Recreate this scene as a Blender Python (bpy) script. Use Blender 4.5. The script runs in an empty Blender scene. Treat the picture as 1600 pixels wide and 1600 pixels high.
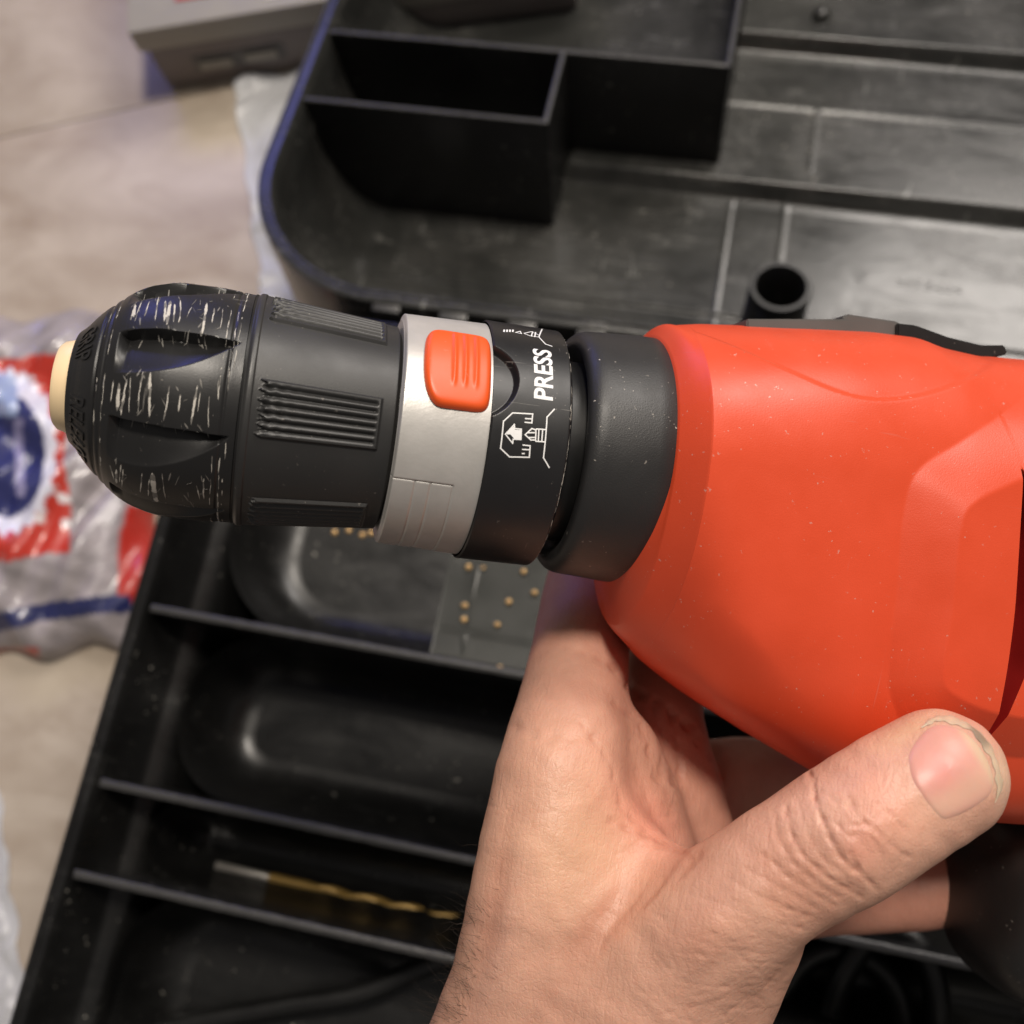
import bpy, bmesh, math, random
import numpy as np
from mathutils import Vector, Matrix
from mathutils.bvhtree import BVHTree
random.seed(7); rng = np.random.RandomState(7)
S = 0.01                                   # everything below is written in centimetres
sc = bpy.context.scene
col = sc.collection

# ---------------------------------------------------------------- camera
FPX = 1640.0                               # focal length in pixels of the 1600 px photograph
X = np.array([.976, -.153, .155]); X /= np.linalg.norm(X)
Y = np.array([.19, .945, -.26]); Y -= X*(X@Y); Y /= np.linalg.norm(Y)
Z = np.cross(X, Y)
R = np.array([X, Y, Z])                    # camera axes to world
ZH = 10.8                                  # height of the tool case rim above the floor
def ray(px, py): return np.array([(px-800)/FPX, -(py-800)/FPX, -1.])
CAM = np.array([0, 0, ZH]) - R@(ray(800, 487)*38)
def at_d(px, py, d): return CAM + R@(ray(px, py)*d)
def at_plane(px, py, p0, n):
    d = R@ray(px, py); t = ((np.array(p0)-CAM)@n)/(d@n); return CAM + d*t
def at_z(px, py, z): return at_plane(px, py, (0, 0, z), np.array([0, 0, 1.]))
cd = bpy.data.cameras.new('camera'); cam = bpy.data.objects.new('camera', cd); col.objects.link(cam)
m = Matrix([list(R[0])+[CAM[0]*S], list(R[1])+[CAM[1]*S], list(R[2])+[CAM[2]*S], [0, 0, 0, 1]])
cam.matrix_world = m
cd.sensor_width = 36; cd.lens = 36*FPX/1600; cd.clip_start = .01; cd.clip_end = 50
cd.dof.use_dof = True; cd.dof.focus_distance = .183; cd.dof.aperture_fstop = 14.5
sc.camera = cam
# ---------------------------------------------------------------- world, lamps, exposure
w = bpy.data.worlds.new('World'); sc.world = w; w.use_nodes = True
w.node_tree.nodes['Background'].inputs[0].default_value = (.92, .86, .82, 1)
w.node_tree.nodes['Background'].inputs[1].default_value = .18
sc.view_settings.view_transform = 'Standard'; sc.view_settings.look = 'None'
sc.view_settings.exposure = 0.0; sc.view_settings.gamma = 1
TGT = at_d(800, 800, 20)
def area(name, dcam, dist, size, power, color, sy=None):
    d = R@(np.array(dcam)/np.linalg.norm(dcam)); p = TGT + d*dist
    l = bpy.data.lights.new(name, 'AREA'); l.energy = power; l.color = color
    l.shape = 'DISK' if sy is None else 'RECTANGLE'; l.size = size*S
    if sy: l.size_y = sy*S
    o = bpy.data.objects.new(name, l); col.objects.link(o)
    o.location = Vector(p*S); o.rotation_euler = Vector(-d).to_track_quat('-Z', 'Y').to_euler()
    return o
area('ceiling_lamp', (.06, .56, .80), 170, 30, 25, (1, .91, .80))
area('ceiling_lamp', (.36, .82, .45), 200, 75, 20, (1, .93, .86))
area('blue_screen', (-.38, .92, -.06), 80, 36, 1.0, (.20, .22, 1), 16)

# ---------------------------------------------------------------- material helpers
def lin(c): return tuple(((x/255+.055)/1.055)**2.4 if x > 10 else x/255/12.92 for x in c)
class NT:
    def __init__(s, name):
        s.m = bpy.data.materials.new(name); s.m.use_nodes = True; s.t = s.m.node_tree
        s.p = s.t.nodes['Principled BSDF']
    def n(s, typ, ins=None, **kw):
        nd = s.t.nodes.new(typ)
        for k, v in kw.items(): setattr(nd, k, v)
        for k, v in (ins or {}).items(): s.put(nd.inputs[k], v)
        return nd
    def put(s, sock, v):
        if hasattr(v, 'is_output'): s.t.links.new(v, sock)
        elif hasattr(v, 'outputs'): s.t.links.new(v.outputs[0], sock)
        else:
            if isinstance(v, tuple) and len(v) == 3 and len(sock.default_value) == 4: v = v+(1,)
            sock.default_value = v
    def set(s, **kw):
        for k, v in kw.items(): s.put(s.p.inputs[k.replace('_', ' ')], v)
    def co(s, kind='Object', scale=(1, 1, 1)):
        c = s.n('ShaderNodeTexCoord'); mp = s.n('ShaderNodeMapping', {'Vector': c.outputs[kind], 'Scale': scale}); return mp.outputs[0]
    def noise(s, scale, detail=3, rough=.55, vec=None, dist=0):
        return s.n('ShaderNodeTexNoise', {'Vector': vec if vec is not None else s.co(), 'Scale': scale, 'Detail': detail, 'Roughness': rough, 'Distortion': dist}).outputs[0]
    def ramp(s, fac, a, b, ca=0., cb=1.):
        return s.n('ShaderNodeMapRange', {'Value': fac, 'From Min': a, 'From Max': b, 'To Min': ca, 'To Max': cb}).outputs[0]
    def mix(s, fac, a, b):
        nd = s.n('ShaderNodeMix', data_type='RGBA'); s.put(nd.inputs[0], fac); s.put(nd.inputs[6], a); s.put(nd.inputs[7], b); return nd.outputs[2]
    def math(s, op, a, b=0.):
        nd = s.n('ShaderNodeMath', operation=op); s.put(nd.inputs[0], a); s.put(nd.inputs[1], b); return nd.outputs[0]
    def bump(s, h, strength, dist, normal=None):
        nd = s.n('ShaderNodeBump', {'Height': h, 'Strength': strength, 'Distance': dist})
        if normal is not None: s.put(nd.inputs['Normal'], normal)
        return nd.outputs[0]
def plastic(name, c, rough, grain=2200, gs=.25, gd=.00006, dust=.0, spec=.5, sss=0., scr=0.):
    t = NT(name); base = c
    n1 = t.noise(90, 4)
    colr = t.mix(t.ramp(n1, .3, .75), c, tuple(x*1.08+.001 for x in c))
    if dust:
        d1 = t.noise(1100, 2, .6); d2 = t.noise(60, 3)
        f = t.math('MULTIPLY', t.ramp(d1, .69, .74), t.ramp(d2, .42, .62, 0, dust))
        colr = t.mix(f, colr, (.55, .5, .44))
    if scr:
        f = None
        for k, sc_ in enumerate(((30, 700, 90), (520, 40, 60))):
            a = t.noise(1.0, 2, .5, t.co('Object', sc_), 1.5); b = t.noise(45+20*k, 2)
            g = t.math('MULTIPLY', t.ramp(a, .70, .76), t.ramp(b, .5, .62, 0, scr))
            f = g if f is None else t.math('MAXIMUM', f, g)
        colr = t.mix(f, colr, (.38, .36, .33))
    t.set(Base_Color=colr, Roughness=t.ramp(n1, .3, .7, rough*.85, min(1, rough*1.2)))
    t.p.inputs['Specular IOR Level'].default_value = spec
    if sss:
        t.p.inputs['Subsurface Weight'].default_value = sss; t.p.inputs['Subsurface Radius'].default_value = (1, .25, .1); t.p.inputs['Subsurface Scale'].default_value = .002
    t.set(Normal=t.bump(t.noise(grain*3.2, 2), gs*.7, gd*.6))
    return t.m
M = {}
M['orange'] = plastic('orange plastic', (.68, .070, .023), .38, 1100, .7, .00008, .6, .5, 0, .10)
M['button'] = plastic('glossy orange button', (.80, .095, .012), .42, 800, .2, .00005, .3)
M['slit'] = plastic('dark red inner plastic', (.30, .010, .008), .45)
M['black'] = plastic('black chuck plastic', (.012, .0118, .012), .36, 1500, .5, .00007, .35, .5, 0, .5)
M['sleeve'] = plastic('grey black sleeve plastic', (.025, .0247, .0245), .43, 1700, .6, .00008, .3, .5)
M['rubber'] = plastic('matt black collar', (.022, .0217, .022), .44, 1100, .9, .0001, .8, .5)
M['printring'] = plastic('satin black ring', (.012, .012, .013), .36, 1500, .35, .00005, .35, .5, 0, .4)
M['grip'] = plastic('black rubber grip', (.013, .0127, .0125), .36, 1200, .5, .00008, .4)
M['grey'] = plastic('grey plastic', (.10, .095, .09), .45)
M['white'] = plastic('white print', (.80, .80, .80), .6)
M['scratch'] = plastic('scraped white paint', (.52, .49, .44), .7, 900, .8, .0002)
M['cream'] = plastic('cream cone', (.86, .66, .40), .35, 800, .2, .00005)
M['cable'] = plastic('black cable', (.008, .008, .008), .38)
def silver():
    t = NT('silver paint'); n1 = t.noise(120, 5, .6); n2 = t.noise(1.0, 3, .6, t.co('Object', (160, 30, 30)))
    c = t.mix(t.ramp(n1, .3, .7), (.50, .485, .46), (.60, .58, .555))
    c = t.mix(t.ramp(n2, .68, .74, 0, .5), c, (.12, .11, .10))
    t.set(Base_Color=c, Roughness=.38, Metallic=.35, Normal=t.bump(t.noise(1400, 2), .35, .00006)); return t.m
M['silver'] = silver()
def casemat(name, c, rough, wear):
    t = NT(name)
    n1 = t.noise(22, 5, .6, None, .6); n2 = t.noise(1.0, 4, .6, t.co('Object', (28, 90, 30)), 1.2); n3 = t.noise(260, 3, .7)
    col_ = t.mix(t.ramp(n1, .35, .75, 0, wear), c, (.10, .097, .09))
    f = t.math('MULTIPLY', t.ramp(n2, .60, .70), t.ramp(n3, .45, .6, 0, wear))
    col_ = t.mix(f, col_, (.22, .215, .20))
    sc1 = t.ramp(t.noise(1.0, 2, .5, t.co('Object', (25, 480, 60)), 2.0), .69, .72); sc2 = t.ramp(t.noise(1.0, 2, .5, t.co('Object', (300, 30, 60)), 2.5), .70, .73)
    col_ = t.mix(t.math('MULTIPLY', t.math('MAXIMUM', sc1, sc2), t.ramp(n1, .4, .6, 0, wear*1.3)), col_, (.30, .30, .28))
    d = t.math('MULTIPLY', t.ramp(t.noise(520, 2), .70, .74), t.ramp(n1, .45, .6, 0, .8))
    col_ = t.mix(d, col_, (.45, .43, .38))
    r = t.math('ADD', t.ramp(n1, .3, .7, rough*.8, rough*1.25), t.ramp(n2, .4, .8, -.04, .12))
    t.set(Base_Color=col_, Roughness=r, Normal=t.bump(t.math('ADD', n1, t.math('MULTIPLY', n3, .25)), .25, .0006)); return t.m
M['lid'] = casemat('scuffed black case plastic', (.022, .0225, .021), .23, .42)
M['case'] = casemat('black case plastic', (.0055, .0055, .0055), .34, .05)
M['wall'] = casemat('black divider plastic', (.005, .005, .005), .40, .03)
M['edge'] = plastic('scuffed divider edge', (.040, .039, .038), .38, 300, .8, .0004)
def skin():
    t = NT('skin')
    a = t.n('ShaderNodeAttribute', attribute_name='tone').outputs['Color']
    n1 = t.noise(70, 4, .6); n2 = t.noise(420, 3, .6)
    c = t.n('ShaderNodeMix', data_type='RGBA', blend_type='MULTIPLY'); c.inputs[0].default_value = 1
    t.put(c.inputs[6], a); t.put(c.inputs[7], t.mix(t.ramp(n1, .3, .7), (.88, .82, .80), (1.08, 1.06, 1.04)))
    c2 = t.mix(t.ramp(n2, .55, .75, 0, .22), c.outputs[2], (.62, .25, .16))
    t.set(Base_Color=c2, Roughness=t.ramp(n2, .3, .7, .38, .52))
    t.p.inputs['Subsurface Weight'].default_value = .16
    t.p.inputs['Subsurface Radius'].default_value = (1, .35, .18); t.p.inputs['Subsurface Scale'].default_value = .0035
    t.p.inputs['Specular IOR Level'].default_value = .42
    vor = t.n('ShaderNodeTexVoronoi', {'Vector': t.n('ShaderNodeVectorMath', {0: t.co('Object', (1, 1, 1)), 1: t.n('ShaderNodeVectorMath', {0: t.n('ShaderNodeTexNoise', {'Vector': t.co(), 'Scale': 260.}).outputs[1], 'Scale': .0016}, operation='SCALE').outputs[0]}).outputs[0], 'Scale': 950.}, feature='DISTANCE_TO_EDGE').outputs['Distance']
    v1 = t.ramp(vor, 0, .12)
    ln = t.noise(1.0, 3, .6, t.co('Object', (900, 170, 400)), .8)
    b = t.bump(v1, .22, .00010); b = t.bump(ln, .6, .00026, b); b = t.bump(t.noise(160, 4, .6), .45, .0005, b); b = t.bump(t.noise(1900, 3, .6), .6, .00014, b)
    t.set(Normal=b); return t.m
M['skin'] = skin()
def nailmat():
    t = NT('fingernail'); a = t.n('ShaderNodeAttribute', attribute_name='tone').outputs['Color']
    t.set(Base_Color=a, Roughness=.40, Normal=t.bump(t.noise(1.0, 3, .6, t.co('Object', (500, 500, 120))), .2, .0002))
    t.p.inputs['Subsurface Weight'].default_value = .2; t.p.inputs['Subsurface Scale'].default_value = .002
    return t.m
M['nail'] = nailmat()
M['hair'] = plastic('dark hair', (.035, .022, .014), .45)
def attrmat(name, rough, coat=0., bs=40, bd=.002, trans=0.):
    t = NT(name); a = t.n('ShaderNodeAttribute', attribute_name='tone').outputs['Color']
    t.set(Base_Color=a, Roughness=rough, Normal=t.bump(t.noise(bs, 4, .6, None, 1.0), .6, bd)); t.p.inputs['Coat Weight'].default_value = coat
    t.p.inputs['Coat Roughness'].default_value = .08
    return t.m
M['bag'] = attrmat('printed plastic film', .38, .45, 45, .004)
def floormat():
    t = NT('laminate floor'); oi = t.n('ShaderNodeObjectInfo').outputs['Random']
    n1 = t.noise(14, 5, .6, None, .5); n2 = t.noise(1.0, 4, .6, t.co('Object', (14, 30, 20)), .8)
    c = t.mix(t.ramp(n1, .35, .65), (.38, .315, .25), (.52, .45, .37)); c = t.mix(t.ramp(n2, .45, .7, 0, .6), c, (.29, .22, .16))
    c = t.mix(t.ramp(oi, 0, 1, 0, .18), c, (.30, .25, .2))
    t.set(Base_Color=c, Roughness=.38, Normal=t.bump(n2, .2, .0005)); return t.m
M['floor'] = floormat()
M['joint'] = plastic('dark plank joint', (.16, .12, .09), .8)
M['beige'] = plastic('beige grey plastic', (.28, .26, .22), .5)
M['taupe'] = plastic('taupe plastic', (.16, .135, .125), .45)
M['redpanel'] = plastic('red panel', (.40, .06, .05), .5)
M['pale'] = plastic('pale label', (.68, .64, .56), .5)
def filmmat(name, c, alpha, rough):
    t = NT(name); t.set(Base_Color=c, Roughness=rough, Alpha=alpha, Normal=t.bump(t.noise(40, 4, .6, None, 1.), .5, .004)); return t.m
M['whitefilm'] = filmmat('crumpled white plastic film', (.72, .73, .76), .55, .3)
M['clear'] = plastic('clear box plastic', (.045, .047, .041), .2)
M['clear'].node_tree.nodes['Principled BSDF'].inputs['Alpha'].default_value = .4
M['brass'] = plastic('brass', (.80, .52, .22), .3); M['brass'].node_tree.nodes['Principled BSDF'].inputs['Metallic'].default_value = .6
M['gold'] = plastic('dull gold coating', (.36, .23, .065), .42); M['gold'].node_tree.nodes['Principled BSDF'].inputs['Metallic'].default_value = .35
M['steel'] = plastic('grey steel', (.42, .40, .37), .4); M['steel'].node_tree.nodes['Principled BSDF'].inputs['Metallic'].default_value = .6

# ---------------------------------------------------------------- object helpers
def tag(o, label=None, cat=None, group=None, kind=None):
    if label: o['label'] = label
    if cat: o['category'] = cat
    if group: o['group'] = group
    if kind: o['kind'] = kind
    return o
def empty(name, mat=None, loc=(0, 0, 0)):
    o = bpy.data.objects.new(name, None); col.objects.link(o); o.empty_display_size = .02
    if mat is not None: o.matrix_world = mat
    else: o.location = Vector(loc)*S
    return o
def mesh(name, V, F, mat, parent=None, smooth=True, origin=None, sharp=None):
    V = np.asarray(V, float); o0 = np.zeros(3) if origin is None else np.asarray(origin, float)
    me = bpy.data.meshes.new(name); me.from_pydata(((V-o0)*S).tolist(), [], [tuple(int(i) for i in f) for f in F])
    me.polygons.foreach_set('use_smooth', [smooth]*len(me.polygons)); me.materials.append(mat)
    me.update()
    if sharp is not None: me.set_sharp_from_angle(angle=math.radians(sharp))
    o = bpy.data.objects.new(name, me); col.objects.link(o)
    if parent: o.parent = parent
    else: o.location = Vector(o0)*S
    return o
def tone(o, C):
    a = o.data.color_attributes.new('tone', 'FLOAT_COLOR', 'POINT'); C = np.asarray(C, np.float32)
    if C.shape[1] == 3: C = np.hstack([C, np.ones((len(C), 1), np.float32)])
    a.data.foreach_set('color', C.ravel())
def grid_faces(nu, nv, wrap_v=False, flip=False):
    F = []
    for i in range(nu-1):
        for j in range(nv if wrap_v else nv-1):
            a = i*nv+j; b = i*nv+(j+1) % nv; c = (i+1)*nv+(j+1) % nv; d = (i+1)*nv+j
            F.append((a, d, c, b) if flip else (a, b, c, d))
    return F
def lathe(name, xs, rf, mat, parent, nt=192, sharp=35):
    """surface of revolution round the local x axis; rf(x array, theta array) -> radius"""
    th = np.linspace(0, 2*np.pi, nt, endpoint=False); xs = np.asarray(xs, float)
    XX, TT = np.meshgrid(xs, th, indexing='ij'); RR = rf(XX, (TT+np.pi) % (2*np.pi)-np.pi)
    V = np.stack([XX, RR*np.sin(TT), RR*np.cos(TT)], -1).reshape(-1, 3)
    return mesh(name, V, grid_faces(len(xs), nt, True, True), mat, parent, sharp=sharp)
def lathe_pts(name, pts, mat, parent, nt=160, sharp=35):
    pts = np.asarray(pts, float); th = np.linspace(0, 2*np.pi, nt, endpoint=False)
    V = np.stack([np.repeat(pts[:, 0:1], nt, 1), pts[:, 1:2]*np.sin(th), pts[:, 1:2]*np.cos(th)], -1).reshape(-1, 3)
    return mesh(name, V, grid_faces(len(pts), nt, True, True), mat, parent, sharp=sharp)
def tube(name, P, r, mat, parent=None, ns=12, origin=None, caps=True):
    P = np.asarray(P, float); n = len(P); r = np.broadcast_to(np.asarray(r, float), (n,))
    T = np.gradient(P, axis=0); T /= np.linalg.norm(T, axis=1)[:, None]
    up = np.array([0, 0, 1.]) if abs(T[0][2]) < .9 else np.array([1., 0, 0]); V = []
    a = np.cross(T[0], up)
    for i in range(n):
        a = a - T[i]*(a@T[i]); a /= np.linalg.norm(a); b = np.cross(T[i], a)
        for k in range(ns):
            q = 2*math.pi*k/ns; V.append(P[i]+r[i]*(math.cos(q)*a+math.sin(q)*b))
    F = grid_faces(n, ns, True)
    if caps: F += [tuple(range(ns)), tuple(range((n-1)*ns, n*ns))[::-1]]
    return mesh(name, V, F, mat, parent, origin=origin)
def spline(P, n):
    P = np.asarray(P, float); k = len(P); t = np.linspace(0, k-1, n); out = []
    Q = np.vstack([2*P[0]-P[1], P, 2*P[-1]-P[-2]])
    for x in t:
        i = min(int(x), k-2); u = x-i; a, b, c, d = Q[i:i+4]
        out.append(.5*((2*b)+(-a+c)*u+(2*a-5*b+4*c-d)*u*u+(-a+3*b-3*c+d)*u**3))
    return np.array(out)
def box(name, c0, c1, mat, parent=None, frame=None, bev=.04, origin=None):
    """bevelled box between two corners, optionally in a frame (p0, ex, ey, ez)"""
    bm = bmesh.new(); bmesh.ops.create_cube(bm, size=1)
    c0 = np.array(c0, float); c1 = np.array(c1, float); ce = (c0+c1)/2; si = np.abs(c1-c0)
    for v in bm.verts: v.co = Vector(ce+np.array(v.co)*si)
    if bev: bmesh.ops.bevel(bm, geom=bm.edges[:], offset=min(bev, .45*min(si)), segments=2, affect='EDGES', profile=.7)
    V = np.array([v.co for v in bm.verts]); F = [[v.index for v in f.verts] for f in bm.faces]; bm.free()
    if frame is not None: V = frame[0] + V[:, 0:1]*frame[1] + V[:, 1:2]*frame[2] + V[:, 2:3]*frame[3]
    return mesh(name, V, F, mat, parent, origin=origin, sharp=50)
def sstep(x, a, b): t = np.clip((x-a)/(b-a), 0, 1); return t*t*(3-2*t)

# ---------------------------------------------------------------- floor
fl = mesh('floor', [(-150, -150, -.35), (150, -150, -.35), (150, 150, -.35), (-150, 150, -.35)], [(0, 1, 2, 3)], M['joint'], smooth=False)
tag(fl, 'tan laminate floor of wide boards under the tool case', kind='structure')
fa = math.radians(21); fx = np.array([math.cos(fa), math.sin(fa), 0]); fy = np.array([-math.sin(fa), math.cos(fa), 0])
f0 = at_z(165, 178, 0); pk = 0; pw, plen = 24.0, 78.0
for i in range(-4, 4):
    for j in range(-2, 2):
        off = (i % 3)*26+40
        o = box('plank', (j*plen+.05+off, i*pw+.03, -.8), ((j+1)*plen-.05+off, (i+1)*pw-.03, 0), M['floor'], fl, (f0*np.array([1, 1, 0]), fx, fy, np.array([0, 0, 1.])), .04)

# ---------------------------------------------------------------- tool case
def rr_contour(u0, u1, v0, v1, r, inset, n=14):
    u0 += inset; u1 -= inset; v0 += inset; v1 -= inset; rr = max(r-inset, .05); P = []
    for (cx, cy, a0) in ((u1-rr, v1-rr, 0), (u0+rr, v1-rr, 90), (u0+rr, v0+rr, 180), (u1-rr, v0+rr, 270)):
        for k in range(n): a = math.radians(a0+90*k/(n-1)); P.append((cx+rr*math.cos(a), cy+rr*math.sin(a)))
    return P
def contour_strip(name, rect, r, prof, mat, parent, fr, sharp=40, n=14):
    V = []
    for (ins, dep) in prof:
        for (u, v) in rr_contour(*rect, r, ins, n): V.append(fr[0]+u*fr[1]+v*fr[2]-dep*fr[3])
    return mesh(name, V, grid_faces(len(prof), 4*n, True), mat, parent, sharp=sharp)
def quarter(D0, D1, s0, w, n=10):
    return [(s0+w*(1-math.cos(q)), D0+(D1-D0)*math.sin(q)) for q in np.linspace(0, math.pi/2, n)]
def sheet(name, us, vs, hf, mat, parent, fr, sharp=30):
    U, Vv = np.meshgrid(us, vs, indexing='ij'); H = hf(U, Vv)
    P = fr[0]+U[..., None]*fr[1]+Vv[..., None]*fr[2]-H[..., None]*fr[3]
    return mesh(name, P.reshape(-1, 3), grid_faces(len(us), len(vs)), mat, parent, sharp=sharp)
e1, e2, e3 = np.eye(3)
tc = empty('tool_case', loc=(0, 0, 0))
tag(tc, 'open black plastic tool case lying on the floor, lid folded back, dividers inside', 'tool case')
# -- base
BF = (np.array([0, 0, ZH]), e1, e2, e3); BR = (-10.75, 25, -33, -1.3); BD = 5.5
contour_strip('rim', BR, 4.6, [(-.28, ZH), (-.28, .35), (-.25, .02), (-.18, -.03), (-.08, -.03), (-.02, .04), (.04, .04), (.10, -.03), (.18, -.03), (.24, .04), (.32, .5), (.75, 2.2), (.9, 2.35), (1.2, 2.45), (1.5, 2.9), (2.0, 5.3)], M['case'], tc, BF)
dv = [-12.8, -18.78, -21.7]
for v in dv:
    d = box('divider', (-10.35, v-.09, -BD), (24.6, v+.09, -.12), M['wall'], tc, BF, .03)
    V = []; us = np.linspace(-10.35, 24.6, 160); wv = .125+.02*rng.rand(160)
    P = []
    for u, q in zip(us, wv): P += [(u, v-q, -.13), (u, v-q*.8, -.10+.012*rng.rand()), (u, v+q*.8, -.10+.012*rng.rand()), (u, v+q, -.13)]
    P = BF[0]+np.array(P); e = mesh('divider_edge', P, grid_faces(160, 4), M['edge'], d)
spans = [(-1.6, -12.71, 3.8), (-12.89, -18.69, 2.6), (-18.87, -21.61, 1.3), (-21.79, -32.6, 2.8)]
for (a, b, r) in spans:
    rect = (-9.25, 24.4, b, a)
    hw = (a-b)/2
    fw = min(1.7, hw-.15)
    contour_strip('compartment_wall', rect, r, [(0, .0+2.4), (.03, 2.6)]+quarter(2.7, BD, .03, fw, 12), M['case'], tc, BF)
    us = np.linspace(-9.2+fw, 24.3-fw, 60); vs = np.linspace(b+fw, a-fw, 12)
    sheet('compartment_floor', us, vs, lambda U, Vv: BD-.06*sstep(np.abs(U+3), 6, 6.3), M['case'], tc, BF)
# -- lid, folded right back and sagging to the floor
a = math.radians(8.7); LY = np.array([0, math.cos(a), -math.sin(a)]); LZ = np.array([0, math.sin(a), math.cos(a)])
lid = empty('lid', loc=(0, 0, 0)); lid.parent = tc; lid['label'] = 'scuffed grey black lid with compartments, hollow post and ribs'
LF = (np.array([0, 0, ZH]), e1, LY, LZ); LR = (-11.15, 27, -.05, 29); LD = 6.3
contour_strip('lid_rim', LR, 6.0, [(-.3, LD+.3), (-.3, .3), (-.27, .02), (-.18, -.04), (-.06, -.04), (0, .03), (.06, .03), (.12, -.03), (.22, -.03), (.3, .06), (.36, .8), (.45, 1.5)]+quarter(1.5, LD, .45, 2.5, 14), M['lid'], lid, LF, n=28)
def lidh(U, V):
    h = np.full(U.shape, LD)
    for (v0, v1, dd) in ((5.0, 5.5, .12), (16.9, 17.25, -.07)):
        h = h + dd*(sstep(V, v0-.12, v0+.05)-sstep(V, v1-.05, v1+.12))
    h = h - .75*sstep(V, 11.9, 12.45)*sstep(U, -.7, -.5) - .75*sstep(V, 20.3, 20.85)*sstep(U, 6.1, 6.3) + .75*sstep(V, 13.2, 13.4)*sstep(U, -.7, -.5)*(1-sstep(U, 6.1, 6.3)) - .05*np.exp(-((V-11.8)/.08)**2)
    h = h - .03*np.exp(-((U-7.2)/.08)**2)*(V < 11.8) - .03*np.exp(-((U-9.6)/.10)**2)*(V < 12.2)*(V > 4) - .03*np.exp(-((U-10.4)/.1)**2)*(V > 13.3)*(V < 16.9)
    return h
vs = np.unique(np.concatenate([np.linspace(2.4, 26.3, 120)]+[np.linspace(c-.25, c+.25, 14) for c in (12.2, 13.25, 20.6, 21.6, 5, 5.5, 16.9, 17.25)]))
us = np.unique(np.concatenate([np.linspace(-8.9, 24, 100), np.linspace(7, 7.4, 9), np.linspace(9.3, 9.9, 11), np.linspace(10.1, 10.7, 9)]))
sheet('lid_floor', us, vs, lidh, M['lid'], lid, LF)
def wall(u0, v0, u1, v1, top0=.15, bot=LD+.2, drop=0., th=.10):
    """thin lid divider from (u0,v0) to (u1,v1) with a scuffed pale top edge"""
    A = np.array([u0, v0]); B = np.array([u1, v1]); L = np.linalg.norm(B-A); t = (B-A)/L; n2 = np.array([-t[1], t[0]])
    fr = (LF[0]+A[0]*e1+A[1]*LY, t[0]*e1+t[1]*LY, n2[0]*e1+n2[1]*LY, LZ)
    d = box('divider', (0, -th, -bot), (L, th, -top0-.02), M['wall'], lid, fr, .03)
    n = max(8, int(L*6)); P = []
    for u in np.linspace(0, L, n):
        q = th*(1.0+.15*rng.rand()); z = -top0+.015*rng.rand()
        P += [(u, -q, -top0-.05), (u, -q*.7, z), (u, q*.7, z), (u, q, -top0-.05)]
    P = np.array(P); P = fr[0]+P[:, 0:1]*fr[1]+P[:, 1:2]*fr[2]+P[:, 2:3]*fr[3]
    mesh('divider_edge', P, grid_faces(n, 4), M['edge'], d)
wall(-11.2, 13.3, 6.2, 13.3); wall(-10.9, 9.35, -.6, 9.35); wall(-.6, 9.27, -.6, 13.22); wall(6.2, 13.2, 6.2, 28.5)
# round hollow post
pc = at_plane(1220, 447, LF[0]-LZ*2.6, LZ); pu, pv = pc[0], (pc-LF[0]+LZ*2.6)@LY
P = []; prof = [(1.30, LD+.2), (1.20, 3.2), (1.20, 2.66), (1.16, 2.6), (1.00, 2.6), (.95, 2.66), (.90, 5.9), (.0, 5.95)]
for (r_, dp) in prof:
    for k in range(48):
        q = 2*math.pi*k/48; P.append(LF[0]+(pu+r_*math.cos(q))*e1+(pv+r_*math.sin(q))*LY-dp*LZ)
mesh('hollow_post', P, grid_faces(len(prof), 48, True), M['wall'], lid, sharp=40)
# corner post of the tray, small moulded knob
def lid_pt(px, py, dep): 
    p = at_plane(px, py, LF[0]-LZ*dep, LZ); return p[0], (p-LF[0]+LZ*dep)@LY
ku, kv = lid_pt(1280, 40, LD-1.0); KD = LD-(.75 if kv < 20.3 else 1.5); P = []
for (r_, dp) in [(.46, KD+.02), (.42, KD-.15), (.32, KD-.32), (.16, KD-.42), (0, KD-.45)]:
    for k in range(24): q = 2*math.pi*k/24; P.append(LF[0]+(ku+r_*math.cos(q))*e1+(kv+r_*math.sin(q))*LY-dp*LZ)
mesh('moulded_knob', P, grid_faces(5, 24, True), M['lid'], lid)
# text helper: font outline to flat mesh data (in cm)
def text_mesh(txt, size, bold=0., extr=0.):
    cu = bpy.data.curves.new('t', 'FONT'); cu.body = txt; cu.size = size; cu.offset = bold; cu.extrude = extr; cu.align_x = 'CENTER'; cu.align_y = 'CENTER'; cu.resolution_u = 4
    o = bpy.data.objects.new('t', cu); col.objects.link(o); bpy.context.view_layer.update()
    me = bpy.data.meshes.new_from_object(o.evaluated_get(bpy.context.evaluated_depsgraph_get()))
    bm = bmesh.new(); bm.from_mesh(me); bmesh.ops.remove_doubles(bm, verts=bm.verts[:], dist=1e-5)
    for _ in range(2):
        es = [e for e in bm.edges if e.calc_length() > size*.16]
        if es: bmesh.ops.subdivide_edges(bm, edges=es, cuts=1)
    bmesh.ops.triangulate(bm, faces=bm.faces[:])
    V = np.array([v.co for v in bm.verts]); F = [[v.index for v in f.verts] for f in bm.faces]; bm.free()
    bpy.data.objects.remove(o); bpy.data.curves.remove(cu); bpy.data.meshes.remove(me); return V, F
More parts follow.
